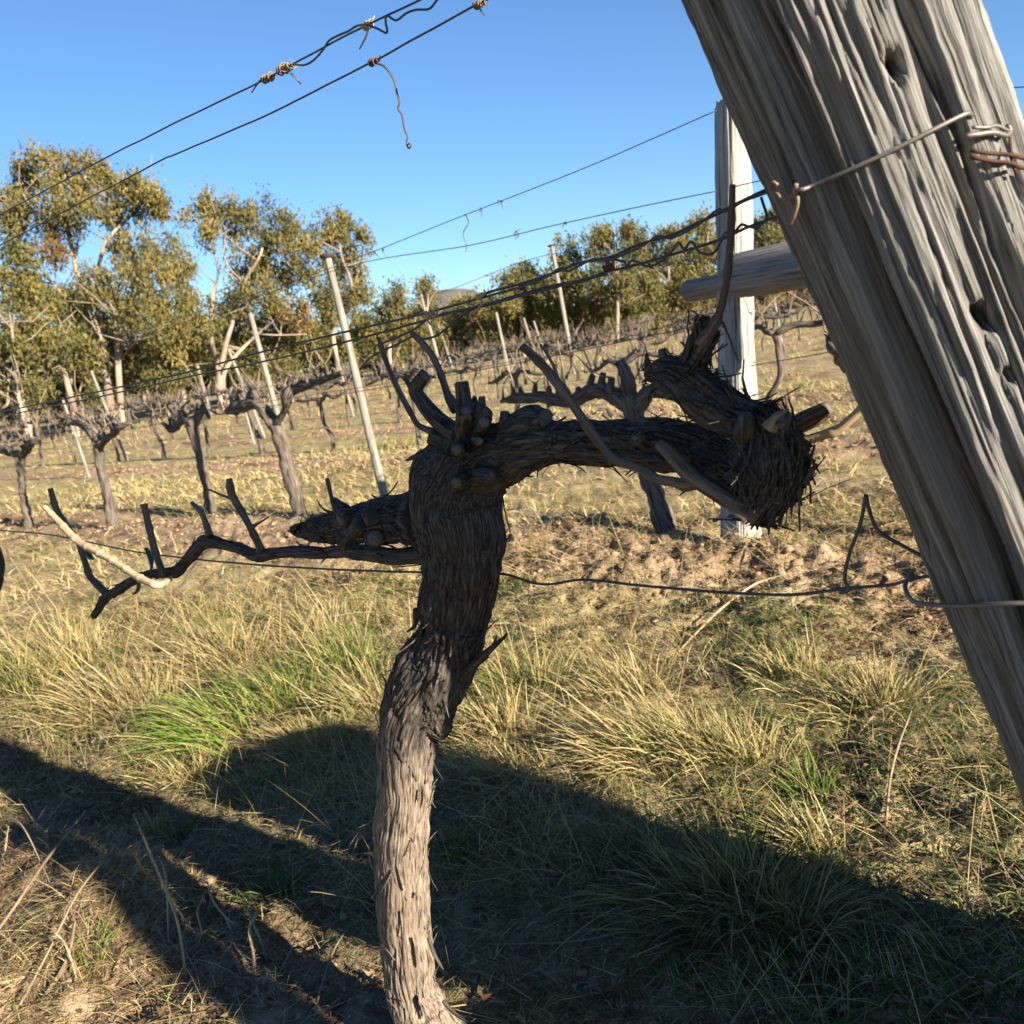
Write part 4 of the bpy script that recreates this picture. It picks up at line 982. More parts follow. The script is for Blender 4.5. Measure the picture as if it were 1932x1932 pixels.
# ------------------------------------------------------------------ gum trees
TR = np.random.default_rng(11)
def gum(label, Y, trunks, blobs, olive=.5, leafscale=1.0, dens=1.0, group='gum trees beyond the vineyard', name='gum_tree', rust=()):
    x0, y0 = trunks[0][0][:2]
    d0 = ray(x0, y0); base = EYE + d0 * Y; base[2] = float(height(base[0], base[1]))
    o = thing(name, label, 'tree', base, group)
    m_ = MB()
    lum = lambda X, Y_, Z, R, th: .12 * R * fbm(X * 3, Y_ * 3, Z * .8, 2)
    for k, tr in enumerate(trunks):
        P = [at_depth(q[0], q[1], Y + TR.normal(0, .5)) for q in tr]
        if k == 0 or tr[0][1] > y0 - 25: P = [np.array([P[0][0], P[0][1], float(height(P[0][0], P[0][1])) - .3])] + P; W = [tr[0][2] * 1.15] + [q[2] for q in tr]
        else: W = [q[2] for q in tr]
        tube(m_, P, np.array(W) / 2 * Y / FPX, 9, .35, disp=lum, seed=TR.uniform(0, 50))
        # twigs reaching out from the upper half
        Pn, Rn, S = resample(P, np.array(W) / 2 * Y / FPX, .5)
        for q in range(int(len(Pn) * .45), len(Pn)):
            for _ in range(2):
                if TR.uniform() < .5:
                    e = Pn[q] + np.array([TR.normal(0, 1.0), TR.normal(0, .9), TR.uniform(.2, 1.6)])
                    tube(m_, [Pn[q], (Pn[q] + e) / 2 + TR.normal(0, .1, 3), e], [Rn[q] * .5 + .01, .025, .012], 4, raw=True)
    link('trunk', m_.build('trunk', GUM, origin=base), o)
    C_, col, SZ = [], [], []
    for bx, by, rx, ry in blobs:
        px = Y / FPX; cen = at_depth(bx, by, Y + TR.normal(0, 1.0)); rx, ry = rx * px * .96, ry * px * .94; rz = (rx + ry) * .5
        ncl = max(6, int(dens * (12.5 if Y < 53 else 11.0) * rx * ry))
        for _ in range(ncl):
            q = TR.normal(size=3); q /= np.linalg.norm(q); q *= TR.uniform(.2, 1.18) ** .5
            cc = cen + RIGHT * q[0] * rx + UP * q[1] * ry + FWD * q[2] * rz
            n_ = int(120 / leafscale ** 1.1); cr = TR.uniform(.26, .55)
            L = TR.normal(0, 1, (n_, 3)) * np.array([cr * .58, cr * .58, cr * .72])
            C_.append(cc + L)
            isr = any((bx - a) ** 2 + (by - b_) ** 2 < 1 for a, b_ in rust)
            t_ = np.clip(TR.normal(olive + .1, .25), 0, 1)
            base_c = np.array([.072, .080, .030]) * (1 - t_) + np.array([.195, .158, .05]) * t_
            if isr: base_c = base_c * .5 + np.array([.085, .036, .011])
            col.append(base_c * TR.uniform(.7, 1.3, (n_, 1)))
            SZ.append(TR.uniform(.75, 1.3, n_))
    C_ = np.concatenate(C_); col = np.concatenate(col); SZ = np.concatenate(SZ) * leafscale
    n_ = len(C_)
    d = TR.normal(0, .55, (n_, 3)) + np.array([0, 0, -.75]); d /= np.linalg.norm(d, axis=1)[:, None]
    s = np.cross(d, TR.normal(size=(n_, 3))); s /= np.linalg.norm(s, axis=1)[:, None]
    Lh = (.105 * SZ)[:, None]; Wh = (.046 * SZ)[:, None]
    Vl = np.stack([C_ - d * Lh + s * Wh * .9, C_ - d * Lh * .6 - s * Wh, C_ + d * Lh], 1).reshape(-1, 3)
    Tl = np.arange(n_ * 3).reshape(-1, 3)
    m2 = MB(); m2.add(Vl, None, Tl, None, np.concatenate([np.repeat(col, 3, 0), np.ones((n_ * 3, 1))], 1))
    cr = link('crown', m2.build('crown', LEAF, False, origin=base), o); cr['kind'] = 'stuff'
    return o
z8 = zc(0, 280, 3.22)
def L8(*pts): return [(*z8(a, b_), w) for a, b_, w in pts]
gum('tallest gum tree on the left with a broad golden crown', 46,
    [L8((735, 1800, 16), (700, 1600, 15), (655, 1450, 14), (600, 1250, 12), (560, 1150, 10), (520, 980, 8), (490, 800, 9), (440, 590, 8), (420, 420, 6), (430, 250, 4)),
     L8((690, 1400, 9), (650, 1200, 9), (640, 950, 8), (690, 720, 7), (780, 600, 6), (890, 500, 5), (960, 380, 3)), L8((480, 780, 7), (340, 690, 7), (240, 530, 6), (150, 380, 4)), L8((560, 1170, 6), (430, 1060, 6), (360, 980, 4), (200, 800, 3)), L8((430, 500, 5), (560, 350, 4), (650, 260, 3))],
    [(95, 312, 60, 34), (40, 345, 48, 42), (20, 395, 35, 40), (150, 335, 50, 40), (200, 345, 42, 35), (245, 360, 42, 32), (275, 385, 30, 26), (110, 380, 52, 34), (165, 400, 44, 32), (220, 410, 40, 30), (60, 420, 44, 34), (295, 370, 16, 14), (298, 395, 12, 12), (20, 450, 30, 35), (120, 440, 30, 22)], .62)
gum('gum tree with pinkish twin trunks and a drooping olive crown', 44,
    [L8((800, 1800, 13), (785, 1600, 12), (775, 1400, 11), (765, 1200, 9), (740, 1100, 6), (735, 1000, 4)), L8((795, 1450, 8), (800, 1340, 8), (850, 1180, 7), (880, 1000, 6), (880, 850, 4), (850, 700, 3)), L8((770, 1530, 6), (690, 1450, 6), (660, 1300, 5), (600, 1150, 4)), L8((800, 1480, 4), (850, 1400, 4), (920, 1330, 3), (1000, 1200, 2))],
    [(255, 478, 50, 42), (300, 470, 34, 35), (235, 540, 48, 36), (290, 530, 45, 48), (180, 545, 45, 34), (325, 590, 34, 44), (270, 600, 45, 40), (150, 580, 38, 30), (215, 590, 36, 26), (330, 640, 30, 34), (105, 478, 20, 30), (340, 520, 20, 26)], .5, rust=((105, 478),))
gum('leaning gum at the left edge with a forked pinkish trunk', 40,
    [L8((140, 1720, 12), (110, 1600, 11), (50, 1520, 10), (-30, 1450, 9)), L8((130, 1700, 8), (100, 1500, 6), (80, 1300, 5), (60, 1150, 4)), L8((120, 1720, 6), (60, 1680, 5), (0, 1630, 4)), L8((100, 1720, 5), (40, 1780, 5), (-20, 1820, 4))],
    [(30, 520, 45, 40), (80, 560, 44, 34), (20, 600, 38, 34), (70, 620, 30, 26), (25, 480, 32, 26), (30, 655, 28, 20)], .38)
gum('slanting grey gum trunk carrying a small olive crown', 42,
    [L8((490, 1830, 12), (450, 1650, 11), (400, 1500, 9), (300, 1380, 7), (200, 1300, 5), (120, 1230, 3)), L8((470, 1640, 6), (460, 1450, 5), (440, 1320, 3)), L8((380, 1470, 5), (250, 1480, 4), (120, 1450, 3))],
    [(110, 640, 40, 26), (140, 655, 36, 22), (90, 665, 30, 18), (150, 690, 26, 20)], .6)
z2 = zc(380, 400, 3.116)
def LB(*pts): return [(*z2(a, b_), w) for a, b_, w in pts]
gum('forked gum tree with a dead white limb left of the capped stake', 48,
    [LB((220, 1240, 15), (215, 1120, 14), (190, 1030, 10), (165, 900, 8), (175, 650, 7), (210, 490, 4), (150, 250, 3)), LB((225, 1100, 10), (260, 950, 9), (300, 820, 8), (370, 570, 7), (480, 380, 5), (500, 240, 3)), LB((240, 1180, 9), (310, 1040, 8), (450, 900, 6), (620, 755, 3)), LB((480, 890, 3), (600, 895, 3), (780, 890, 2)), LB((370, 560, 4), (260, 430, 3), (240, 250, 2), (200, 180, 2))],
    [(378, 412, 32, 24), (405, 400, 36, 24), (455, 393, 30, 22), (440, 425, 24, 24), (500, 415, 38, 34), (535, 440, 36, 34), (480, 465, 40, 30), (565, 455, 32, 38), (585, 490, 30, 34), (520, 500, 46, 34), (560, 530, 40, 34), (460, 530, 46, 32), (420, 570, 42, 32), (500, 560, 40, 32), (395, 610, 30, 26), (385, 440, 18, 16), (350, 500, 20, 20), (355, 560, 24, 30), (560, 590, 36, 30)], .6, rust=((560, 590),))
gum('gum tree with a round dark crown behind the capped stake', 52,
    [LB((960, 1000, 9), (950, 860, 8), (1040, 700, 7), (1060, 560, 6), (1000, 400, 5), (980, 250, 4)), LB((960, 900, 7), (900, 740, 6), (880, 660, 4), (860, 560, 3)), LB((1040, 690, 5), (1080, 560, 4), (1110, 480, 3))],
    [(622, 435, 28, 28), (650, 425, 32, 26), (672, 450, 26, 26), (640, 460, 38, 28), (625, 505, 30, 28), (665, 505, 26, 26), (650, 545, 38, 28), (615, 560, 34, 30), (640, 590, 42, 28), (680, 560, 18, 16)], .38)
for k, (label, Y, tr, bl, ol) in enumerate([
    ('olive gum tree between the forked gum and the slanting one', 54, [[(345, 735, 9), (335, 660, 8), (320, 600, 6), (305, 560, 4)], [(340, 690, 6), (360, 640, 5), (375, 590, 3)]], [(330, 600, 40, 36), (370, 620, 36, 36), (350, 660, 40, 30), (310, 650, 36, 36), (400, 660, 40, 30)], .4),
    ('dark tree deep in the left wood behind the tall gum', 60, [[(60, 760, 8), (70, 650, 7), (60, 560, 4)]], [(60, 570, 70, 46), (130, 600, 60, 50), (20, 660, 60, 50), (110, 680, 70, 40), (60, 720, 70, 30), (180, 650, 50, 50)], .2),
    ('dark tree filling the gap behind the pinkish twin trunks', 60, [[(240, 740, 8), (250, 640, 6), (245, 560, 4)]], [(240, 640, 60, 48), (200, 700, 60, 34), (280, 690, 55, 40), (320, 690, 45, 36)], .2),
    ('dark tree behind the forked gum', 62, [[(470, 720, 8), (470, 640, 6), (475, 560, 4)]], [(450, 620, 55, 40), (510, 620, 60, 44), (480, 670, 60, 36), (550, 650, 55, 36), (600, 640, 45, 34), (400, 680, 45, 34)], .35),
    ('low olive scrub tree right of the capped stake', 60, [[(735, 670, 7), (740, 610, 5), (742, 560, 3)]], [(742, 558, 24, 22), (735, 590, 36, 28), (700, 610, 36, 28), (760, 610, 36, 24), (720, 640, 46, 20)], .45),
    ('small gum tree before the far hill', 62, [[(806, 650, 6), (806, 600, 5), (808, 555, 3)]], [(806, 545, 20, 18), (800, 575, 30, 22), (820, 600, 40, 24), (770, 620, 36, 22), (790, 640, 50, 18)], .6),
    ('low tree line piece below the far hill', 70, [[(870, 630, 6), (872, 590, 4), (872, 565, 3)]], [(850, 585, 30, 18), (885, 572, 32, 18), (915, 580, 30, 26), (870, 610, 54, 22), (930, 610, 40, 26)], .5),
    ('dark rounded tree at the left end of the right tree line', 62, [[(985, 640, 7), (985, 590, 5), (985, 530, 3)]], [(965, 530, 34, 24), (1000, 530, 34, 28), (955, 562, 34, 28), (1000, 570, 44, 32), (980, 605, 54, 26)], .35),
    ('tree behind the small capped stake in the right tree line', 60, [[(1070, 640, 7), (1068, 580, 5), (1066, 500, 3)]], [(1066, 480, 26, 26), (1085, 510, 30, 30), (1050, 530, 36, 30), (1080, 560, 46, 34), (1050, 600, 50, 28)], .4),
    ('large flat topped gum in the right tree line', 58, [[(1165, 640, 8), (1165, 560, 7), (1160, 470, 4)]], [(1165, 448, 42, 26), (1130, 455, 30, 20), (1195, 455, 32, 22), (1160, 480, 56, 22), (1140, 530, 56, 36), (1190, 540, 50, 40), (1160, 590, 70, 34)], .42),
    ('tree beside the flat topped gum in the right tree line', 60, [[(1265, 630, 7), (1262, 560, 6), (1262, 460, 3)]], [(1262, 460, 34, 26), (1240, 490, 36, 32), (1285, 490, 40, 36), (1250, 540, 54, 40), (1290, 570, 50, 40), (1240, 595, 50, 30)], .45),
    ('tree touching the whitened post in the right tree line', 60, [[(1340, 620, 7), (1338, 540, 6), (1335, 440, 3)]], [(1310, 432, 32, 24), (1335, 450, 36, 30), (1345, 500, 46, 40), (1320, 550, 50, 40), (1360, 580, 46, 34)], .5),
    ('tree between the whitened post and the leaning post', 60, [[(1455, 600, 7), (1452, 520, 6), (1450, 430, 3)]], [(1440, 425, 32, 24), (1475, 420, 34, 28), (1450, 470, 50, 34), (1500, 470, 50, 40), (1460, 530, 60, 40), (1540, 520, 60, 50), (1420, 560, 50, 40)], .5),
    ('dark scrub tree low in the right tree line', 66, [[(1130, 640, 7), (1130, 600, 5), (1130, 560, 3)]], [(1000, 620, 60, 22), (1080, 615, 60, 26), (1160, 610, 60, 26), (1240, 605, 60, 26), (1320, 595, 60, 26)], .2),
]): gum(label, Y, tr, bl, ol, 1.15, 1.25)
# dense wood closing the view behind the first trees
for k, (x, y, Y) in enumerate([(-40, 690, 72), (40, 680, 74), (120, 690, 70), (200, 690, 74), (270, 680, 72), (350, 670, 74), (430, 665, 72), (520, 655, 76), (600, 650, 74), (680, 640, 78), (760, 632, 84), (850, 622, 88), (940, 606, 84), (1020, 596, 80), (1110, 582, 80), (1200, 572, 80), (1290, 558, 80), (1380, 545, 80), (1470, 530, 80), (1560, 515, 80), (1640, 505, 80)]):
    hh = 62 if x < 150 else 38 if x < 620 else (20 if x < 900 else 40)
    gum('dense dark tree at the back of the wood, %s from the left' % ordi(k + 1), Y, [[(x, y + 55, 6), (x + 2, y, 5), (x + 3, y - hh * .5, 3)]],
        [(x - 22, y + 8, 44, hh * .7), (x + 24, y + 12, 44, hh * .7), (x, y - hh * .45, 36, hh * .5), (x + TR.normal(0, 20), y + 40, 60, 24), (x + TR.normal(0, 20), 775 - .1495 * x, 64, 24)], .18, 2.0, .75, 'trees at the back of the wood')
# bushes low in the left wood
for label, x, y, rx, ry, Y in (('dark green bush under the leaning gum at the left edge', 40, 745, 60, 30, 41), ('low dark bush filling the left edge below the leaning gum', -20, 765, 60, 28, 46), ('low dark bush behind the slanting gum trunk', 110, 748, 60, 28, 47), ('dark green bush left of the pale gum trunks', 150, 730, 36, 22, 43), ('grey brown bush right of the pinkish twin trunks', 310, 715, 60, 24, 45), ('brown scrub under the forked gum', 500, 690, 80, 22, 50)):
    gum(label, Y, [[(x, y + 20, 4), (x + 3, y, 3), (x + 5, y - 10, 2)]], [(x - rx * .5, y + 4, rx * .5, ry), (x + rx * .3, y, rx * .55, ry), (x, y - 8, rx * .5, ry * .8)], .15, .9, 1.3, 'bushes under the gum trees', 'bush')
# EOF-B
# ------------------------------------------------------------------ grass
GR = np.random.default_rng(99)
PALETTE = {'straw': [(0.3744, 0.3024, 0.144), (0.3096, 0.252, 0.1152), (0.4176, 0.3528, 0.1944), (0.2592, 0.2088, 0.0936)],
           'drygreen': [(0.2448, 0.2232, 0.0792), (0.3024, 0.2592, 0.108), (0.18, 0.1872, 0.0576), (0.3456, 0.288, 0.1368)],
           'green': [(0.0936, 0.144, 0.0252), (0.1224, 0.18, 0.0324), (0.072, 0.1224, 0.0216), (0.1872, 0.2016, 0.0504)],
           'bright': [(0.144, 0.2304, 0.0324), (0.18, 0.2592, 0.0432), (0.1152, 0.2016, 0.0288)],
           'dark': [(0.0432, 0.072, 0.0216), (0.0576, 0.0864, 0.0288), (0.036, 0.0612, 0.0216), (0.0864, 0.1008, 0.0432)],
           'litter': [(0.3024, 0.2304, 0.1296), (0.2304, 0.162, 0.0972), (0.3744, 0.3096, 0.1944), (0.1584, 0.1044, 0.0648), (0.2736, 0.1908, 0.1224)]}
def blades(B, L, lean, W, colors, segs=3, droop=.5, lift_h=True):
    """B (n,2|3) base points, L lengths, lean (n,3) initial unit directions"""
    n = len(B)
    if B.shape[1] == 2: B = np.column_stack([B, height(B[:, 0], B[:, 1]) - .006])
    d = lean / np.linalg.norm(lean, axis=1)[:, None]
    side = np.cross(d, np.array([0, 0, 1.0])) + GR.normal(0, .5, (n, 3)); side -= d * (side * d).sum(1)[:, None]; side /= np.linalg.norm(side, axis=1)[:, None] + 1e-9
    k = np.linspace(0, 1, segs + 1)
    dr = np.asarray(droop) * np.ones(n)
    hor = np.column_stack([d[:, 0], d[:, 1], np.zeros(n)])
    pts = [B + d * (L * kk)[:, None] + hor * (L * dr * .35 * kk ** 2)[:, None] + np.array([0, 0, -1.0]) * (L * dr * .45 * kk ** 2.2)[:, None] for kk in k]
    V = []
    for q, kk in enumerate(k[:-1]):
        w = (W * (1 - .65 * kk))[:, None]
        V += [pts[q] - side * w, pts[q] + side * w]
    V.append(pts[-1])
    nv = 2 * segs + 1
    V = np.stack(V, 1)
    base = (np.arange(n) * nv)[:, None]
    Qs = np.concatenate([base + np.array([[2 * q, 2 * q + 1, 2 * q + 3, 2 * q + 2]]) for q in range(segs - 1)]) if segs > 1 else np.zeros((0, 4), int)
    Ts = base + np.array([[2 * segs - 2, 2 * segs - 1, 2 * segs]])
    colv = np.repeat(np.column_stack([colors, np.ones(n)]), nv, 0)
    return V.reshape(-1, 3), Qs, Ts, colv
PALETTE['sunstraw'] = [(.47, .375, .185), (.40, .32, .15), (.54, .445, .25), (.33, .27, .12)]
def pick(pal, n, var=.22):
    c = np.array(PALETTE[pal])[GR.integers(len(PALETTE[pal]), size=n)]
    return c * GR.uniform(1 - var, 1 + var, (n, 1))
def tussock(label, x, y, hpx, wpx, pal, n, pal2=None, leanx=0.0, leany=0.0, spread=.5, stalks=0, droop=.8, name='grass_tussock'):
    g = ground_pt(x, y); g = lift(g); w = proj(g)[2]; Hm = hpx * w / FPX; Rm = wpx / 2 * w / FPX
    q = GR.normal(0, .38, (n, 2)) * Rm
    B = g[:2] + q
    out = np.column_stack([q / (Rm + 1e-6) * spread * 1.3, np.ones(n)]) + GR.normal(0, .22, (n, 3)) * np.array([1, 1, .2]) + np.array([leanx, leany, 0])
    L = Hm * GR.uniform(.45, 1.15, n)
    pals = np.where(GR.uniform(size=n) < (.3 if pal2 else 0), 1, 0)
    c = np.where(pals[:, None] == 1, pick(pal2 or pal, n), pick(pal, n))
    W = np.clip(.0011 + .0011 * GR.uniform(size=n), 0, 1) * (1 + .12 * w)
    V, Qs, Ts, cv = blades(B, L, out, W, c, 4, droop * GR.uniform(.4, 1.4, n))
    m_ = MB(); m_.add(V, Qs, Ts, None, cv)
    if stalks:
        q = GR.normal(0, .3, (stalks, 2)) * Rm
        V, Qs, Ts, cv = blades(g[:2] + q, Hm * GR.uniform(1.3, 2.0, stalks), np.column_stack([q / Rm * .4, np.ones(stalks)]) + np.array([leanx * 1.2, leany, 0]) + GR.normal(0, .15, (stalks, 3)), np.full(stalks, .0013 + .0002 * w), pick('straw', stalks), 4, .25)
        m_.add(V, Qs, Ts, None, cv)
    o = link(name, m_.build(name, GRASS, False, origin=g), loc=g)
    return tag(o, label, 'grass tuft', 'grass tussocks between the rows')
T_ = tussock
T_('bright green grass tuft leaning left at the shadow edge', 400, 1385, 130, 230, 'bright', 520, 'straw', -.75, -.1, .55)
T_('sunlit yellow green tussock just right of the bright green tuft', 520, 1330, 120, 230, 'green', 420, 'drygreen', -.5, 0, .6)
T_('green tussock touching the left side of the vine trunk', 650, 1275, 130, 200, 'green', 420, 'drygreen', -.25, 0, .5, 8)
T_('dry tussock hugging the lower trunk on its left', 690, 1345, 120, 160, 'drygreen', 300, 'straw', -.5, 0, .6, 6)
T_('tall straw tussock with long stalks left of the bright green tuft', 235, 1330, 150, 240, 'straw', 420, 'drygreen', -.35, 0, .6, 14)
T_('pale arching grass clump below the left branch tip', 120, 1265, 150, 220, 'straw', 380, 'drygreen', -.3, 0, .5, 14)
T_('green and straw clump at the left edge', 45, 1300, 120, 170, 'drygreen', 320, 'green', -.2, 0, .6, 8)
T_('straw tussock in the middle of the left grass patch', 420, 1245, 130, 230, 'straw', 380, 'drygreen', -.35, 0, .6, 14)
T_('small dry tussock under the low wire left of the trunk', 600, 1190, 100, 180, 'straw', 280, 'drygreen', -.3, 0, .6, 8)
T_('dry grass clump immediately right of the vine trunk', 930, 1395, 120, 190, 'straw', 360, 'drygreen', -.3, 0, .6, 10)
T_('dull green clump behind the trunk on its right side', 990, 1310, 110, 200, 'drygreen', 320, 'green', -.2, 0, .6, 6)
T_('long straw tussock leaning left in the sunlit centre', 1190, 1440, 150, 210, 'straw', 460, 'drygreen', -.7, 0, .5, 18)
T_('yellow tussock right of the leaning straw tussock', 1290, 1425, 130, 190, 'straw', 380, 'green', -.5, 0, .5, 12)
T_('sunlit mixed tussock above the large shaded one', 1400, 1440, 120, 210, 'drygreen', 340, 'straw', -.3, 0, .6, 8)
T_('pale tussock in the upper middle of the right patch', 1180, 1320, 120, 230, 'straw', 360, 'drygreen', -.3, 0, .6, 8)
T_('spreading dry tussock near the leaning post', 1660, 1335, 105, 250, 'straw', 460, 'drygreen', 0, 0, .9, 4)
T_('thin straw tussock below the wire loop', 1500, 1300, 90, 200, 'straw', 240, 'drygreen', -.2, 0, .6, 6)
T_('small bright green sprout at the sunlit edge on the right', 1530, 1500, 90, 130, 'green', 160, 'bright', -.1, 0, .6)
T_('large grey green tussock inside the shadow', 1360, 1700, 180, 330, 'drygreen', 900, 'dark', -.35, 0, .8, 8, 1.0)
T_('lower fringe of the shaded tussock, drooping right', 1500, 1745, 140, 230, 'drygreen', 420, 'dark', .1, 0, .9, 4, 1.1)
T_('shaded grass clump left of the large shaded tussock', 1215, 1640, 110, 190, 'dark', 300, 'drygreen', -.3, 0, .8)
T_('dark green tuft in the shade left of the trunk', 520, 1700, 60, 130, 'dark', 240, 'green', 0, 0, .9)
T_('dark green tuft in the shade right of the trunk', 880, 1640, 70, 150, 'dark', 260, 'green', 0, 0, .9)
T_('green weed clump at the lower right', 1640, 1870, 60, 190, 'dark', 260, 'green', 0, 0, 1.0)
T_('short bladed sprout in the sunlit strip on the left', 292, 1560, 80, 60, 'drygreen', 40, 'straw', 0, 0, .5)
T_('dark sprout beside the short bladed sprout', 335, 1580, 60, 70, 'dark', 60, 'green', .1, 0, .7)
T_('green tuft in the lower left corner mound', 180, 1850, 70, 110, 'green', 120, 'straw', 0, 0, .9)

def scatter(n, xmin, xmax, ymin, ymax):
    return np.column_stack([GR.uniform(xmin, xmax, n), GR.uniform(ymin, ymax, n)])
def in_view(B, margin=70):
    P = np.column_stack([B, np.zeros(len(B))]) - EYE
    w = P @ FWD; x = CPX + FPX * (P @ RIGHT) / w; y = CPX - FPX * (P @ UP) / w
    return (w > .5) & (x > -margin) & (x < 1932 + margin) & (y < 1932 + 2 * margin)
T_('dry tussock breaking the shadow edge left of the trunk', 560, 1405, 90, 200, 'straw', 280, 'drygreen', -.5, 0, .8, 6)
T_('short dry tussock on the shadow tip below the bright green tuft', 340, 1450, 70, 200, 'drygreen', 240, 'straw', -.4, 0, .9, 4)
T_('straggly tussock on the shadow edge right of the trunk', 960, 1475, 90, 200, 'straw', 260, 'drygreen', -.5, 0, .8, 6)
T_('straggly tussock on the shadow edge by the large shaded one', 1530, 1600, 90, 200, 'drygreen', 260, 'straw', -.3, 0, .9, 4)
# ground cover, uncountable
def clumpy(n, plo, phi, xlo, xhi, ylo, yhi, freq, seed, thr):
    B_ = np.column_stack([GR.uniform(xlo, xhi, n), GR.uniform(ylo, yhi, n)]); B_ = B_[in_view(B_)]
    p_ = B_ @ ROW_N[:2] - C1
    nz_ = fbm(B_[:, 0] * freq, B_[:, 1] * freq, seed, 3)
    return B_[(p_ > plo) & (p_ < phi) & (nz_ + GR.normal(0, .10, len(B_)) > thr)]
def cover(name, label, B, pal, lmin, lmax, wd, up=1.0, flat=False, segs=2, pal2=None, droop=.7):
    n = len(B)
    if flat:
        a = GR.uniform(0, 2 * pi, n); lean = np.column_stack([np.cos(a), np.sin(a), np.abs(GR.normal(.05, .28, n))])
    else: lean = GR.normal(0, .6, (n, 3)); lean[:, 2] = up * GR.uniform(.4, 1.2, n); lean[:, 0] -= .25
    d = np.hypot(B[:, 0], B[:, 1])
    L = GR.uniform(lmin, lmax, n); W = wd * GR.uniform(.6, 1.3, n) * np.maximum(1, d / 3.2)
    c = pick(pal, n)
    if pal2:
        m = fbm(B[:, 0] * .9, B[:, 1] * .9, 7.7, 3) + GR.normal(0, .15, n) > .08
        c[m] = pick(pal2, n)[m]
    B3 = np.column_stack([B, height(B[:, 0], B[:, 1]) + (GR.uniform(0, .02, n) if flat else -.004)])
    V, Qs, Ts, cv = blades(B3, L, lean, W, c, segs, 0.0 if flat else droop * GR.uniform(.3, 1.4, n))
    m_ = MB(); m_.add(V, Qs, Ts, None, cv)
    return tag(link(name, m_.build(name, GRASS, False)), label, 'grass', kind='stuff')
B = scatter(170000, -3.6, 2.6, 1.1, 6.2); B = B[in_view(B)]
st = soil_strip(B[:, 0], B[:, 1]); nz = fbm(B[:, 0] * 2.1, B[:, 1] * 2.1, 9.9, 3)
keep = GR.uniform(size=len(B)) < np.clip(.42 + .9 * nz - .55 * st, .04, 1)
cover('short_grass', 'short mixed grass covering the near ground', B[keep][:60000], 'drygreen', .015, .06, .0018, 1.0, pal2='dark')
B = scatter(160000, -3.6, 2.6, 1.1, 6.4); B = B[in_view(B)]
nz = fbm(B[:, 0] * 1.6, B[:, 1] * 1.6, 21.9, 3)
keep = GR.uniform(size=len(B)) < np.clip(.28 + 1.3 * nz - .25 * soil_strip(B[:, 0], B[:, 1]), .03, 1)
cover('dry_grass', 'short dead grass matted over the near ground', B[keep][:46000], 'litter', .02, .085, .0017, .7, pal2='straw', droop=1.2)
B = scatter(150000, -3.0, 2.6, 1.1, 4.6); B = B[in_view(B)]
dn = np.abs(B @ ROW_N[:2] - C1 - .45) + .35 * fbm(B[:, 0] * 2.3, B[:, 1] * 2.3, 31.0, 3)
B = B[(dn < .62) & (GR.uniform(size=len(B)) < .6)]
cover('ground_weeds', 'low dark weeds and moss under the near row', B[:30000], 'dark', .012, .05, .0019, .8, pal2='litter', droop=1.0)  # dense dark weeds also deepen the shadow on this ground
MBs = []
for bx, by, br, bh in BUMPS[:3]:
    MBs.append(np.array([bx, by]) + GR.normal(0, br * .62, (5200, 2)))
MBs = np.concatenate(MBs)
cover('dry_grass', 'matted dead grass on the lit mounds at the lower left', MBs, 'straw', .015, .06, .0012, .55, pal2='litter', droop=1.3)
B = scatter(150000, -3.6, 2.6, 1.1, 6.5); B = B[in_view(B)]
cover('straw_litter', 'dead straw and broken stems lying on the near ground', B[:46000], 'litter', .012, .06, .0016, flat=True, segs=1)
B = scatter(9000, -3.6, 2.6, 1.1, 6.5); B = B[in_view(B)]
cover('straw_stems', 'long dry stems lying across the near ground', B[:3800], 'straw', .06, .2, .0013, flat=True, segs=2)
B = scatter(60000, -12, 5, 5.5, 16); B = B[in_view(B)]
st = soil_strip(B[:, 0], B[:, 1]); nz = fbm(B[:, 0] * .9, B[:, 1] * .9, 3.9, 3)
keep = GR.uniform(size=len(B)) < np.clip(.6 + .8 * nz - .8 * st, .02, 1)
cover('dry_grass', 'dry grass between the second and fourth rows', B[keep], 'sunstraw', .06, .2, .0017, 1.0, pal2='drygreen')
B = scatter(60000, -12, 5, 5.0, 13); B = B[in_view(B)]
cover('straw_litter', 'straw litter between the second and fourth rows', B[:30000], 'litter', .03, .1, .0012, flat=True, segs=1)
B = scatter(40000, -34, 24, 15, 48); B = B[in_view(B)]
st = soil_strip(B[:, 0], B[:, 1])
keep = GR.uniform(size=len(B)) < np.clip(.8 - .6 * st, .05, 1)
cover('dry_grass', 'dry grass in the far rows', B[keep], 'sunstraw', .12, .34, .0010, 1.0, segs=1, pal2='drygreen')
B = clumpy(120000, .35, 2.2, -3.6, 2.4, 1.6, 6.0, 2.6, 55.0, .14); B = B[GR.uniform(size=len(B)) < np.where(B[:, 0] > .25, .35, 1)]
cover('meadow_grass', 'tangled knee high grass between the near row and the second row', B[:20000], 'straw', .05, .19, .0013, 1.0, segs=3, pal2='drygreen', droop=1.1)
B = clumpy(90000, .35, 2.6, -3.6, 2.2, 1.6, 6.0, 2.4, 75.0, .08)
cover('meadow_grass', 'green shoots mixed into the grass between the near rows', B[:20000], 'green', .03, .12, .0014, 1.0, segs=2, pal2='drygreen', droop=.9)
g_ = ground_pt(1640, 1500); B = g_[:2] + GR.normal(0, .24, (7000, 2))
cover('ground_weeds', 'dark green leafy weeds beside the foot of the leaning post', B, 'dark', .012, .045, .0040, .6, segs=2, pal2='green', droop=.8)
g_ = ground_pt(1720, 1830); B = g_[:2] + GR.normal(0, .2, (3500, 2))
cover('ground_weeds', 'leafy weeds in the shadow at the lower right', B, 'dark', .015, .05, .0040, .6, segs=2, pal2='green', droop=.8)
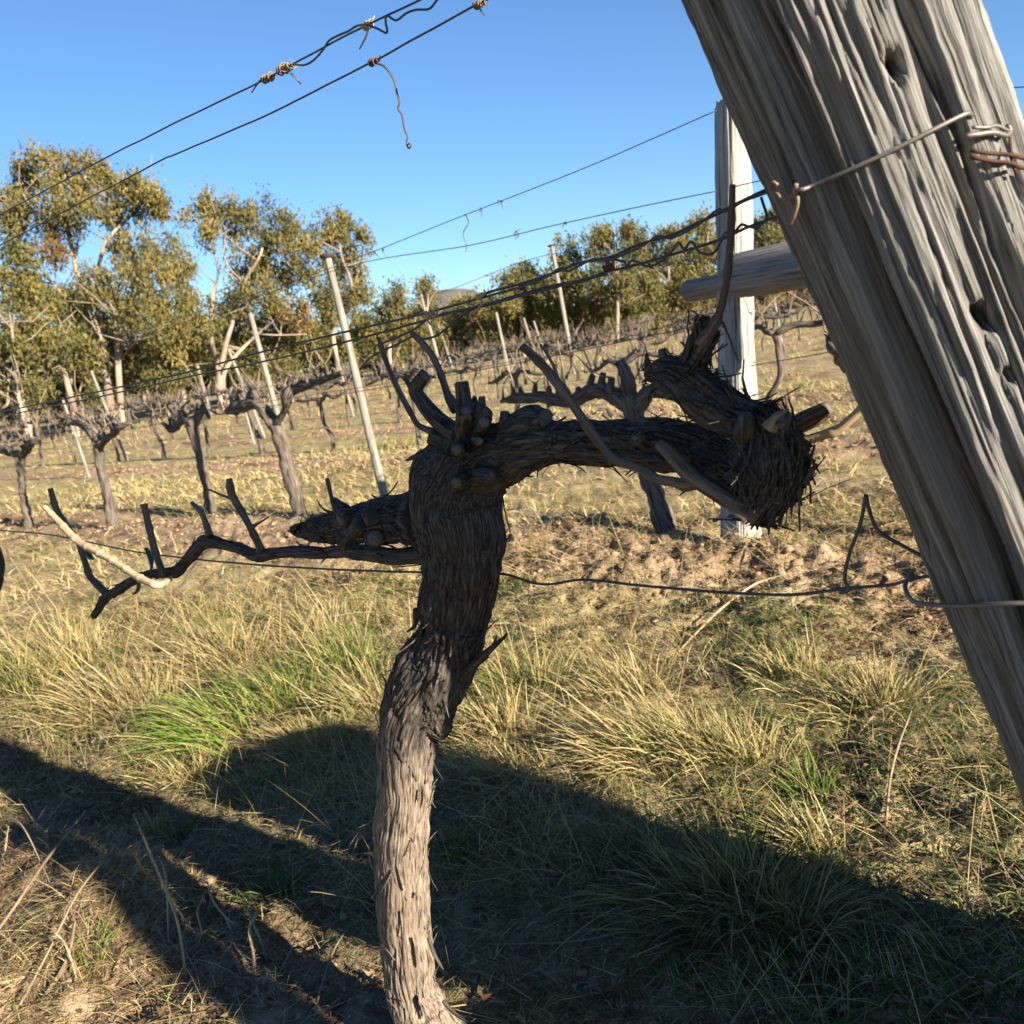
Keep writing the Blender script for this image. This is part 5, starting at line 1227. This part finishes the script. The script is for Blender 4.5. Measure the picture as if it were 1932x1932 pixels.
B = clumpy(60000, .2, 3.6, -3.6, 2.6, 1.3, 6.0, 2.2, 95.0, .02)
cover('straw_stems', 'long dead stalks leaning through the grass', B[:2200], 'straw', .16, .38, .0010, .9, segs=4, droop=.5)
for px_, py_, n_, sp_ in ((240, 1740, 900, .15), (110, 1660, 800, .16), (70, 1850, 1300, .24), (200, 1900, 700, .2), (430, 1860, 500, .16), (30, 1580, 300, .15)):
    g_ = ground_pt(px_, py_); B = g_[:2] + GR.normal(0, sp_ * .6, (n_, 2))
    cover('tangled_weeds', 'tangled dead weed stems at the lower left, patch around %s' % {240: 'the lit mound', 110: 'the upper mound', 70: 'the corner mound', 200: 'the fallen canes', 430: 'the seed heads', 30: 'the left edge'}[px_], B, 'straw', .05, .16, .0009, .55, segs=4, pal2='litter', droop=1.6)
PALETTE['deadleaf'] = [(.13, .075, .04), (.09, .055, .032), (.20, .13, .075), (.26, .19, .12), (.06, .04, .026)]
B = clumpy(60000, -1.2, 4.2, -3.6, 2.6, 1.2, 6.2, 2.8, 121.0, -.05)
cover('leaf_litter', 'dead brown leaves and bark crumbs scattered over the near ground', B[:15000], 'deadleaf', .012, .04, .0052, flat=True, segs=2)
# clods of soil on the bare strips
def clods(n, xmin, xmax, ymin, ymax, smin, smax, name, label):
    B = scatter(n, xmin, xmax, ymin, ymax); B = B[in_view(B)]
    B = B[GR.uniform(size=len(B)) < soil_strip(B[:, 0], B[:, 1]) ** 1.2]
    ico = np.array([(0, 0, 1), (.9, 0, .3), (.28, .85, .3), (-.72, .52, .3), (-.72, -.52, .3), (.28, -.85, .3), (.7, .5, -.4), (-.28, .85, -.4), (-.9, 0, -.4), (-.28, -.85, -.4), (.7, -.5, -.4)], float)
    tri = np.array([(0, 1, 2), (0, 2, 3), (0, 3, 4), (0, 4, 5), (0, 5, 1), (1, 6, 2), (2, 6, 7), (2, 7, 3), (3, 7, 8), (3, 8, 4), (4, 8, 9), (4, 9, 5), (5, 9, 10), (5, 10, 1), (1, 10, 6)])
    m = len(B); S = GR.uniform(smin, smax, m) * GR.uniform(.4, 1, m)
    V = ico[None] * S[:, None, None] * GR.uniform(.6, 1.3, (m, 11, 1)) * np.array([1, 1, .65])
    V = V + np.column_stack([B, height(B[:, 0], B[:, 1]) + S * .15])[:, None, :]
    T3 = (np.arange(m) * 11)[:, None, None] + tri[None]
    c = pick('litter', m); c = c * .8
    m_ = MB(); m_.add(V.reshape(-1, 3), None, T3.reshape(-1, 3), None, np.repeat(np.column_stack([c, np.ones(m)]), 11, 0))
    return tag(link(name, m_.build(name, SOILC, False)), label, 'soil', kind='stuff')
SOILC, t, b = newmat('soil_clod', 1.0, .05)
a = node(t, 'ShaderNodeAttribute', attribute_name='tint')
t.links.new(mixc(t, .5, a.outputs['Color'], (.30, .19, .115)), b.inputs['Base Color'])
bump(t, b, noise(t, coords(t, 'world', (1, 1, 1)), 120, 3), .7, .006)
clods(24000, -4, 3, 1.2, 7, .004, .022, 'soil_clods', 'crumbled soil clods on the near bare strip')
clods(2600, -4, 3, 2.2, 7, .012, .036, 'soil_clods', 'larger broken soil lumps on the near bare strip')
clods(24000, -14, 5, 6, 20, .012, .04, 'soil_clods', 'crumbled soil clods on the further bare strips')

# fallen canes
FG = 'fallen canes on the ground'
def fallen(label, pts, wpx, mat=TWIG, up=.012):
    P = []
    for q in pts:
        g = ground_pt(*q[:2]); g[2] = float(height(g[0], g[1])) + up + (q[2] if len(q) > 2 else 0); P.append(g)
    w = proj(P[0])[2]; r = wpx / 2 * w / FPX * .62
    m_ = MB(); tube(m_, P, [r] * (len(P) - 1) + [r * .6], 8, .01, disp=lambda X, Y, Z, R, th: .2 * R * pn(X * 200, Y * 200, Z * 30), seed=len(label))
    return tag(link('fallen_cane', m_.build('fallen_cane', mat, origin=P[0]), loc=P[0]), label, 'cane', FG)
fallen('long reddish fallen cane arching below the low wire on the right', [(1282, 1240), (1320, 1205, .02), (1370, 1170, .04), (1430, 1150, .05), (1490, 1146, .05)], 7, PALE_CANE)
fallen('bent fallen cane near the leaning post in the sun', [(1618, 1390), (1660, 1365, .01), (1700, 1352, .02), (1765, 1333, .03)], 7)
fallen('stubby cane standing up from the weeds at right', [(1672, 1565), (1682, 1510, .03), (1700, 1475, .06), (1728, 1440, .1)], 9)
fallen('straight fallen cane in the shadow right of the trunk', [(826, 1800), (960, 1797), (1090, 1783), (1185, 1764)], 7)
fallen('thin fallen cane at the lower right in the shadow', [(1700, 1655), (1770, 1690), (1830, 1712), (1925, 1737)], 6)
fallen('long pale fallen cane in the lower left corner', [(50, 1945, .02), (110, 1880, .03), (170, 1805, .05), (225, 1745, .05)], 8, TWIG)
fallen('thick brown fallen cane at the left edge', [(-10, 1860, .03), (50, 1790, .06), (110, 1715, .08), (175, 1590, .07)], 10)
fallen('weathered stick half buried in the lower left corner', [(90, 1925), (140, 1880, .02), (165, 1830, .03)], 13, TWIG)
fallen('thin fallen twig left of the trunk base in the shadow', [(600, 1945), (612, 1880), (640, 1800), (690, 1720)], 6)
fallen('pale fallen twig near the foot of the whitened post', [(1060, 1090), (1100, 1070, .02), (1160, 1062, .02)], 5)
fallen('fallen twig between the low wire and the whitened post', [(1400, 1085), (1450, 1102, .01), (1500, 1118, .01)], 5)
fallen('short pale stick lying right of the trunk in the shade', [(1000, 1690), (1012, 1720), (1020, 1745)], 5)
fallen('dry cane lying across the shadow right of the trunk base', [(880, 1855), (950, 1880), (1010, 1915)], 6)
fallen('pale arched cane at the left edge above the lit mound', [(-10, 1640, .10), (30, 1655, .13), (70, 1675, .1), (110, 1730, .04)], 5)
# dry weeds
def weed(label, base, pts, wpx, seed, heads=True):
    g = lift(ground_pt(*base)); w = proj(g)[2]; rg_ = np.random.default_rng(seed)
    o = thing('dry_weed', label, 'weed', g, 'dry weed stalks in the lower left')
    P = [g] + [at_depth(x, y, w) for x, y in pts]
    r = wpx / 2 * w / FPX
    m_ = MB(); tube(m_, P, [r] * (len(P) - 1) + [r * .4], 6, .008); link('stalk', m_.build('stalk', PALE_CANE, origin=g), o)
    if heads:
        m_ = MB(); Pn, Rn, S = resample(P, [1] * len(P), .004)
        for q in Pn[int(len(Pn) * (.55 if heads is True else heads)):]:
            for _ in range(2):
                e = q + rg_.normal(0, .008, 3) + np.array([0, 0, .004])
                tube(m_, [q, e], [.0012, .0005], 4, raw=True)
        link('seed_head', m_.build('seed_head', TWIG, origin=g), o)
    return o
weed('tall dry seed stalk leaning left in the lower left', (352, 1850), [(335, 1740), (300, 1650), (275, 1590), (252, 1535)], 5, 1)
weed('shorter dry stalk beside the tall seed stalk', (318, 1790), [(316, 1700), (312, 1650), (300, 1615)], 4, 2)
weed('small hooked dry stalk right of the lit mound', (452, 1760), [(430, 1735), (405, 1705), (395, 1680), (392, 1665)], 4, 3, .8)
weed('fuzzy dry weed left of the trunk base', (478, 1840), [(478, 1800), (470, 1760), (474, 1735), (465, 1715)], 6, 4, .1)
weed('low dry seed cluster at the bottom edge', (408, 1890), [(405, 1860), (400, 1840)], 5, 5, .1)
weed('tiny dry weed right of the low seed cluster', (500, 1880), [(497, 1850), (495, 1832)], 4, 6, .1)
weed('dry stem at the left edge above the lit mound', (8, 1640), [(10, 1600), (16, 1560)], 4, 7, .5)
weed('bent dry weed in front of the corner mound', (150, 1890), [(140, 1830), (122, 1780), (95, 1752)], 4, 8, .6)
weed('bushy dry seed head beside the fuzzy weed', (500, 1800), [(488, 1765), (478, 1742), (482, 1722)], 5, 9, .05)
weed('thin forked dry stalk right of the tall seed stalk', (372, 1800), [(380, 1760), (372, 1720), (384, 1690)], 3, 10, .7)
weed('dry stalk leaning right in front of the thick fallen cane', (90, 1760), [(105, 1720), (128, 1690), (160, 1668)], 4, 11, .6)
# unseen drum added out of frame to the right to cast the foreground shadow
pm, al = np.array([cos(SUN_AZ), sin(SUN_AZ)]), np.array([-sin(SUN_AZ), cos(SUN_AZ)])
dc = pm * 1.6 + al * -.46
DZ = float(height(dc[0], dc[1])) - .02
drum = thing('shadow_drum', 'unseen drum on a block, added to cast the foreground shadow', 'drum', (dc[0], dc[1], DZ))
prof = [(0, .30), (.01, .30), (.02, .285), (.29, .285), (.30, .297), (.315, .285), (.58, .285), (.59, .297), (.605, .285), (.87, .285), (.88, .30), (.895, .30), (.89, .275)]
mb = MB(); tube(mb, [(0, 0, .275 + z) for z, r in prof], [r for z, r in prof], 48, raw=True); link('shell', mb.build('shell', DRUM), drum)
mb = MB(); tube(mb, [(.15, .05, 1.15), (.15, .05, 1.185)], [.03, .03], 14, raw=True); link('bung', mb.build('bung', GALV), drum)
bv = np.array([(sx * .31, sy * .31, z) for z in (-.03, .273) for sx, sy in ((-1, -1), (1, -1), (1, 1), (-1, 1))])
bq = np.array([(3, 2, 1, 0), (4, 5, 6, 7), (0, 1, 5, 4), (1, 2, 6, 5), (2, 3, 7, 6), (3, 0, 4, 7)])
tag(link('shadow_block', mesh('shadow_block', bv, bq, GREYWOOD, False), loc=(dc[0], dc[1], DZ)), 'unseen square block added to raise the shadow drum', 'block')  # added block lifts the unseen drum to lengthen its shadow

# unseen crates added out of frame to extend the drum's foreground shadow
for cc, where, k in [(pm * 1.135 + al * -.17, 'by the leaning post', 0), (pm * 1.135 + al * -.17, 'by the leaning post', 1)]:
    z_ = float(height(cc[0], cc[1])) + .262 * k
    w0, w1, h_ = .13, .14, .25
    o = thing('shadow_crate', 'unseen crate added to cast shadow, %s of the stack %s' % (('lower', 'upper')[k], where), 'crate', (cc[0], cc[1], z_), 'added shadow crates')
    o.rotation_euler = (0, 0, SUN_AZ + .05 * k)
    def panel(a, b_, c_, d_, nm, th=.006):
        P = np.array([a, b_, c_, d_], float); n_ = np.cross(P[1] - P[0], P[3] - P[0]); n_ /= np.linalg.norm(n_)
        V = np.vstack([P, P + n_ * th]); Qn = np.array([(3, 2, 1, 0), (4, 5, 6, 7), (0, 1, 5, 4), (1, 2, 6, 5), (2, 3, 7, 6), (3, 0, 4, 7)])
        link(nm, mesh(nm, V, Qn, TIE, False), o)
    lo = [(-w0, -.2, 0), (w0, -.2, 0), (w0, .2, 0), (-w0, .2, 0)]; hi = [(-w1, -.215, h_), (w1, -.215, h_), (w1, .215, h_), (-w1, .215, h_)]
    panel(*lo, 'floor_panel')
    for q in range(4): panel(lo[(q + 1) % 4], lo[q], hi[q], hi[(q + 1) % 4], 'side_panel')

# unseen post added behind the camera to cast the thin lower left shadow
ap = np.array([*(pm * .83 + al * -2.5), 0.0]); ap[2] = float(height(ap[0], ap[1]))
mb = MB(); tube(mb, [ap + np.array([0, 0, -.2]), ap + np.array([0, 0, .6]), ap + np.array([0, 0, 1.3]), ap + np.array([.01, 0, 2.0])], [.085, .08, .078, .075], 40, .03, disp=lambda X, Y, Z, R, th: -.008 * np.exp(-(pn(X * 50, Y * 50, Z * 1.5) / .13) ** 2) + .06 * R * fbm(X * 20, Y * 20, Z * 2, 2), seed=9.0)
tag(link('timber_post', mb.build('timber_post', RAILWOOD, origin=ap), loc=ap), 'unseen timber post behind the viewpoint on the right, added for its shadow', 'post')
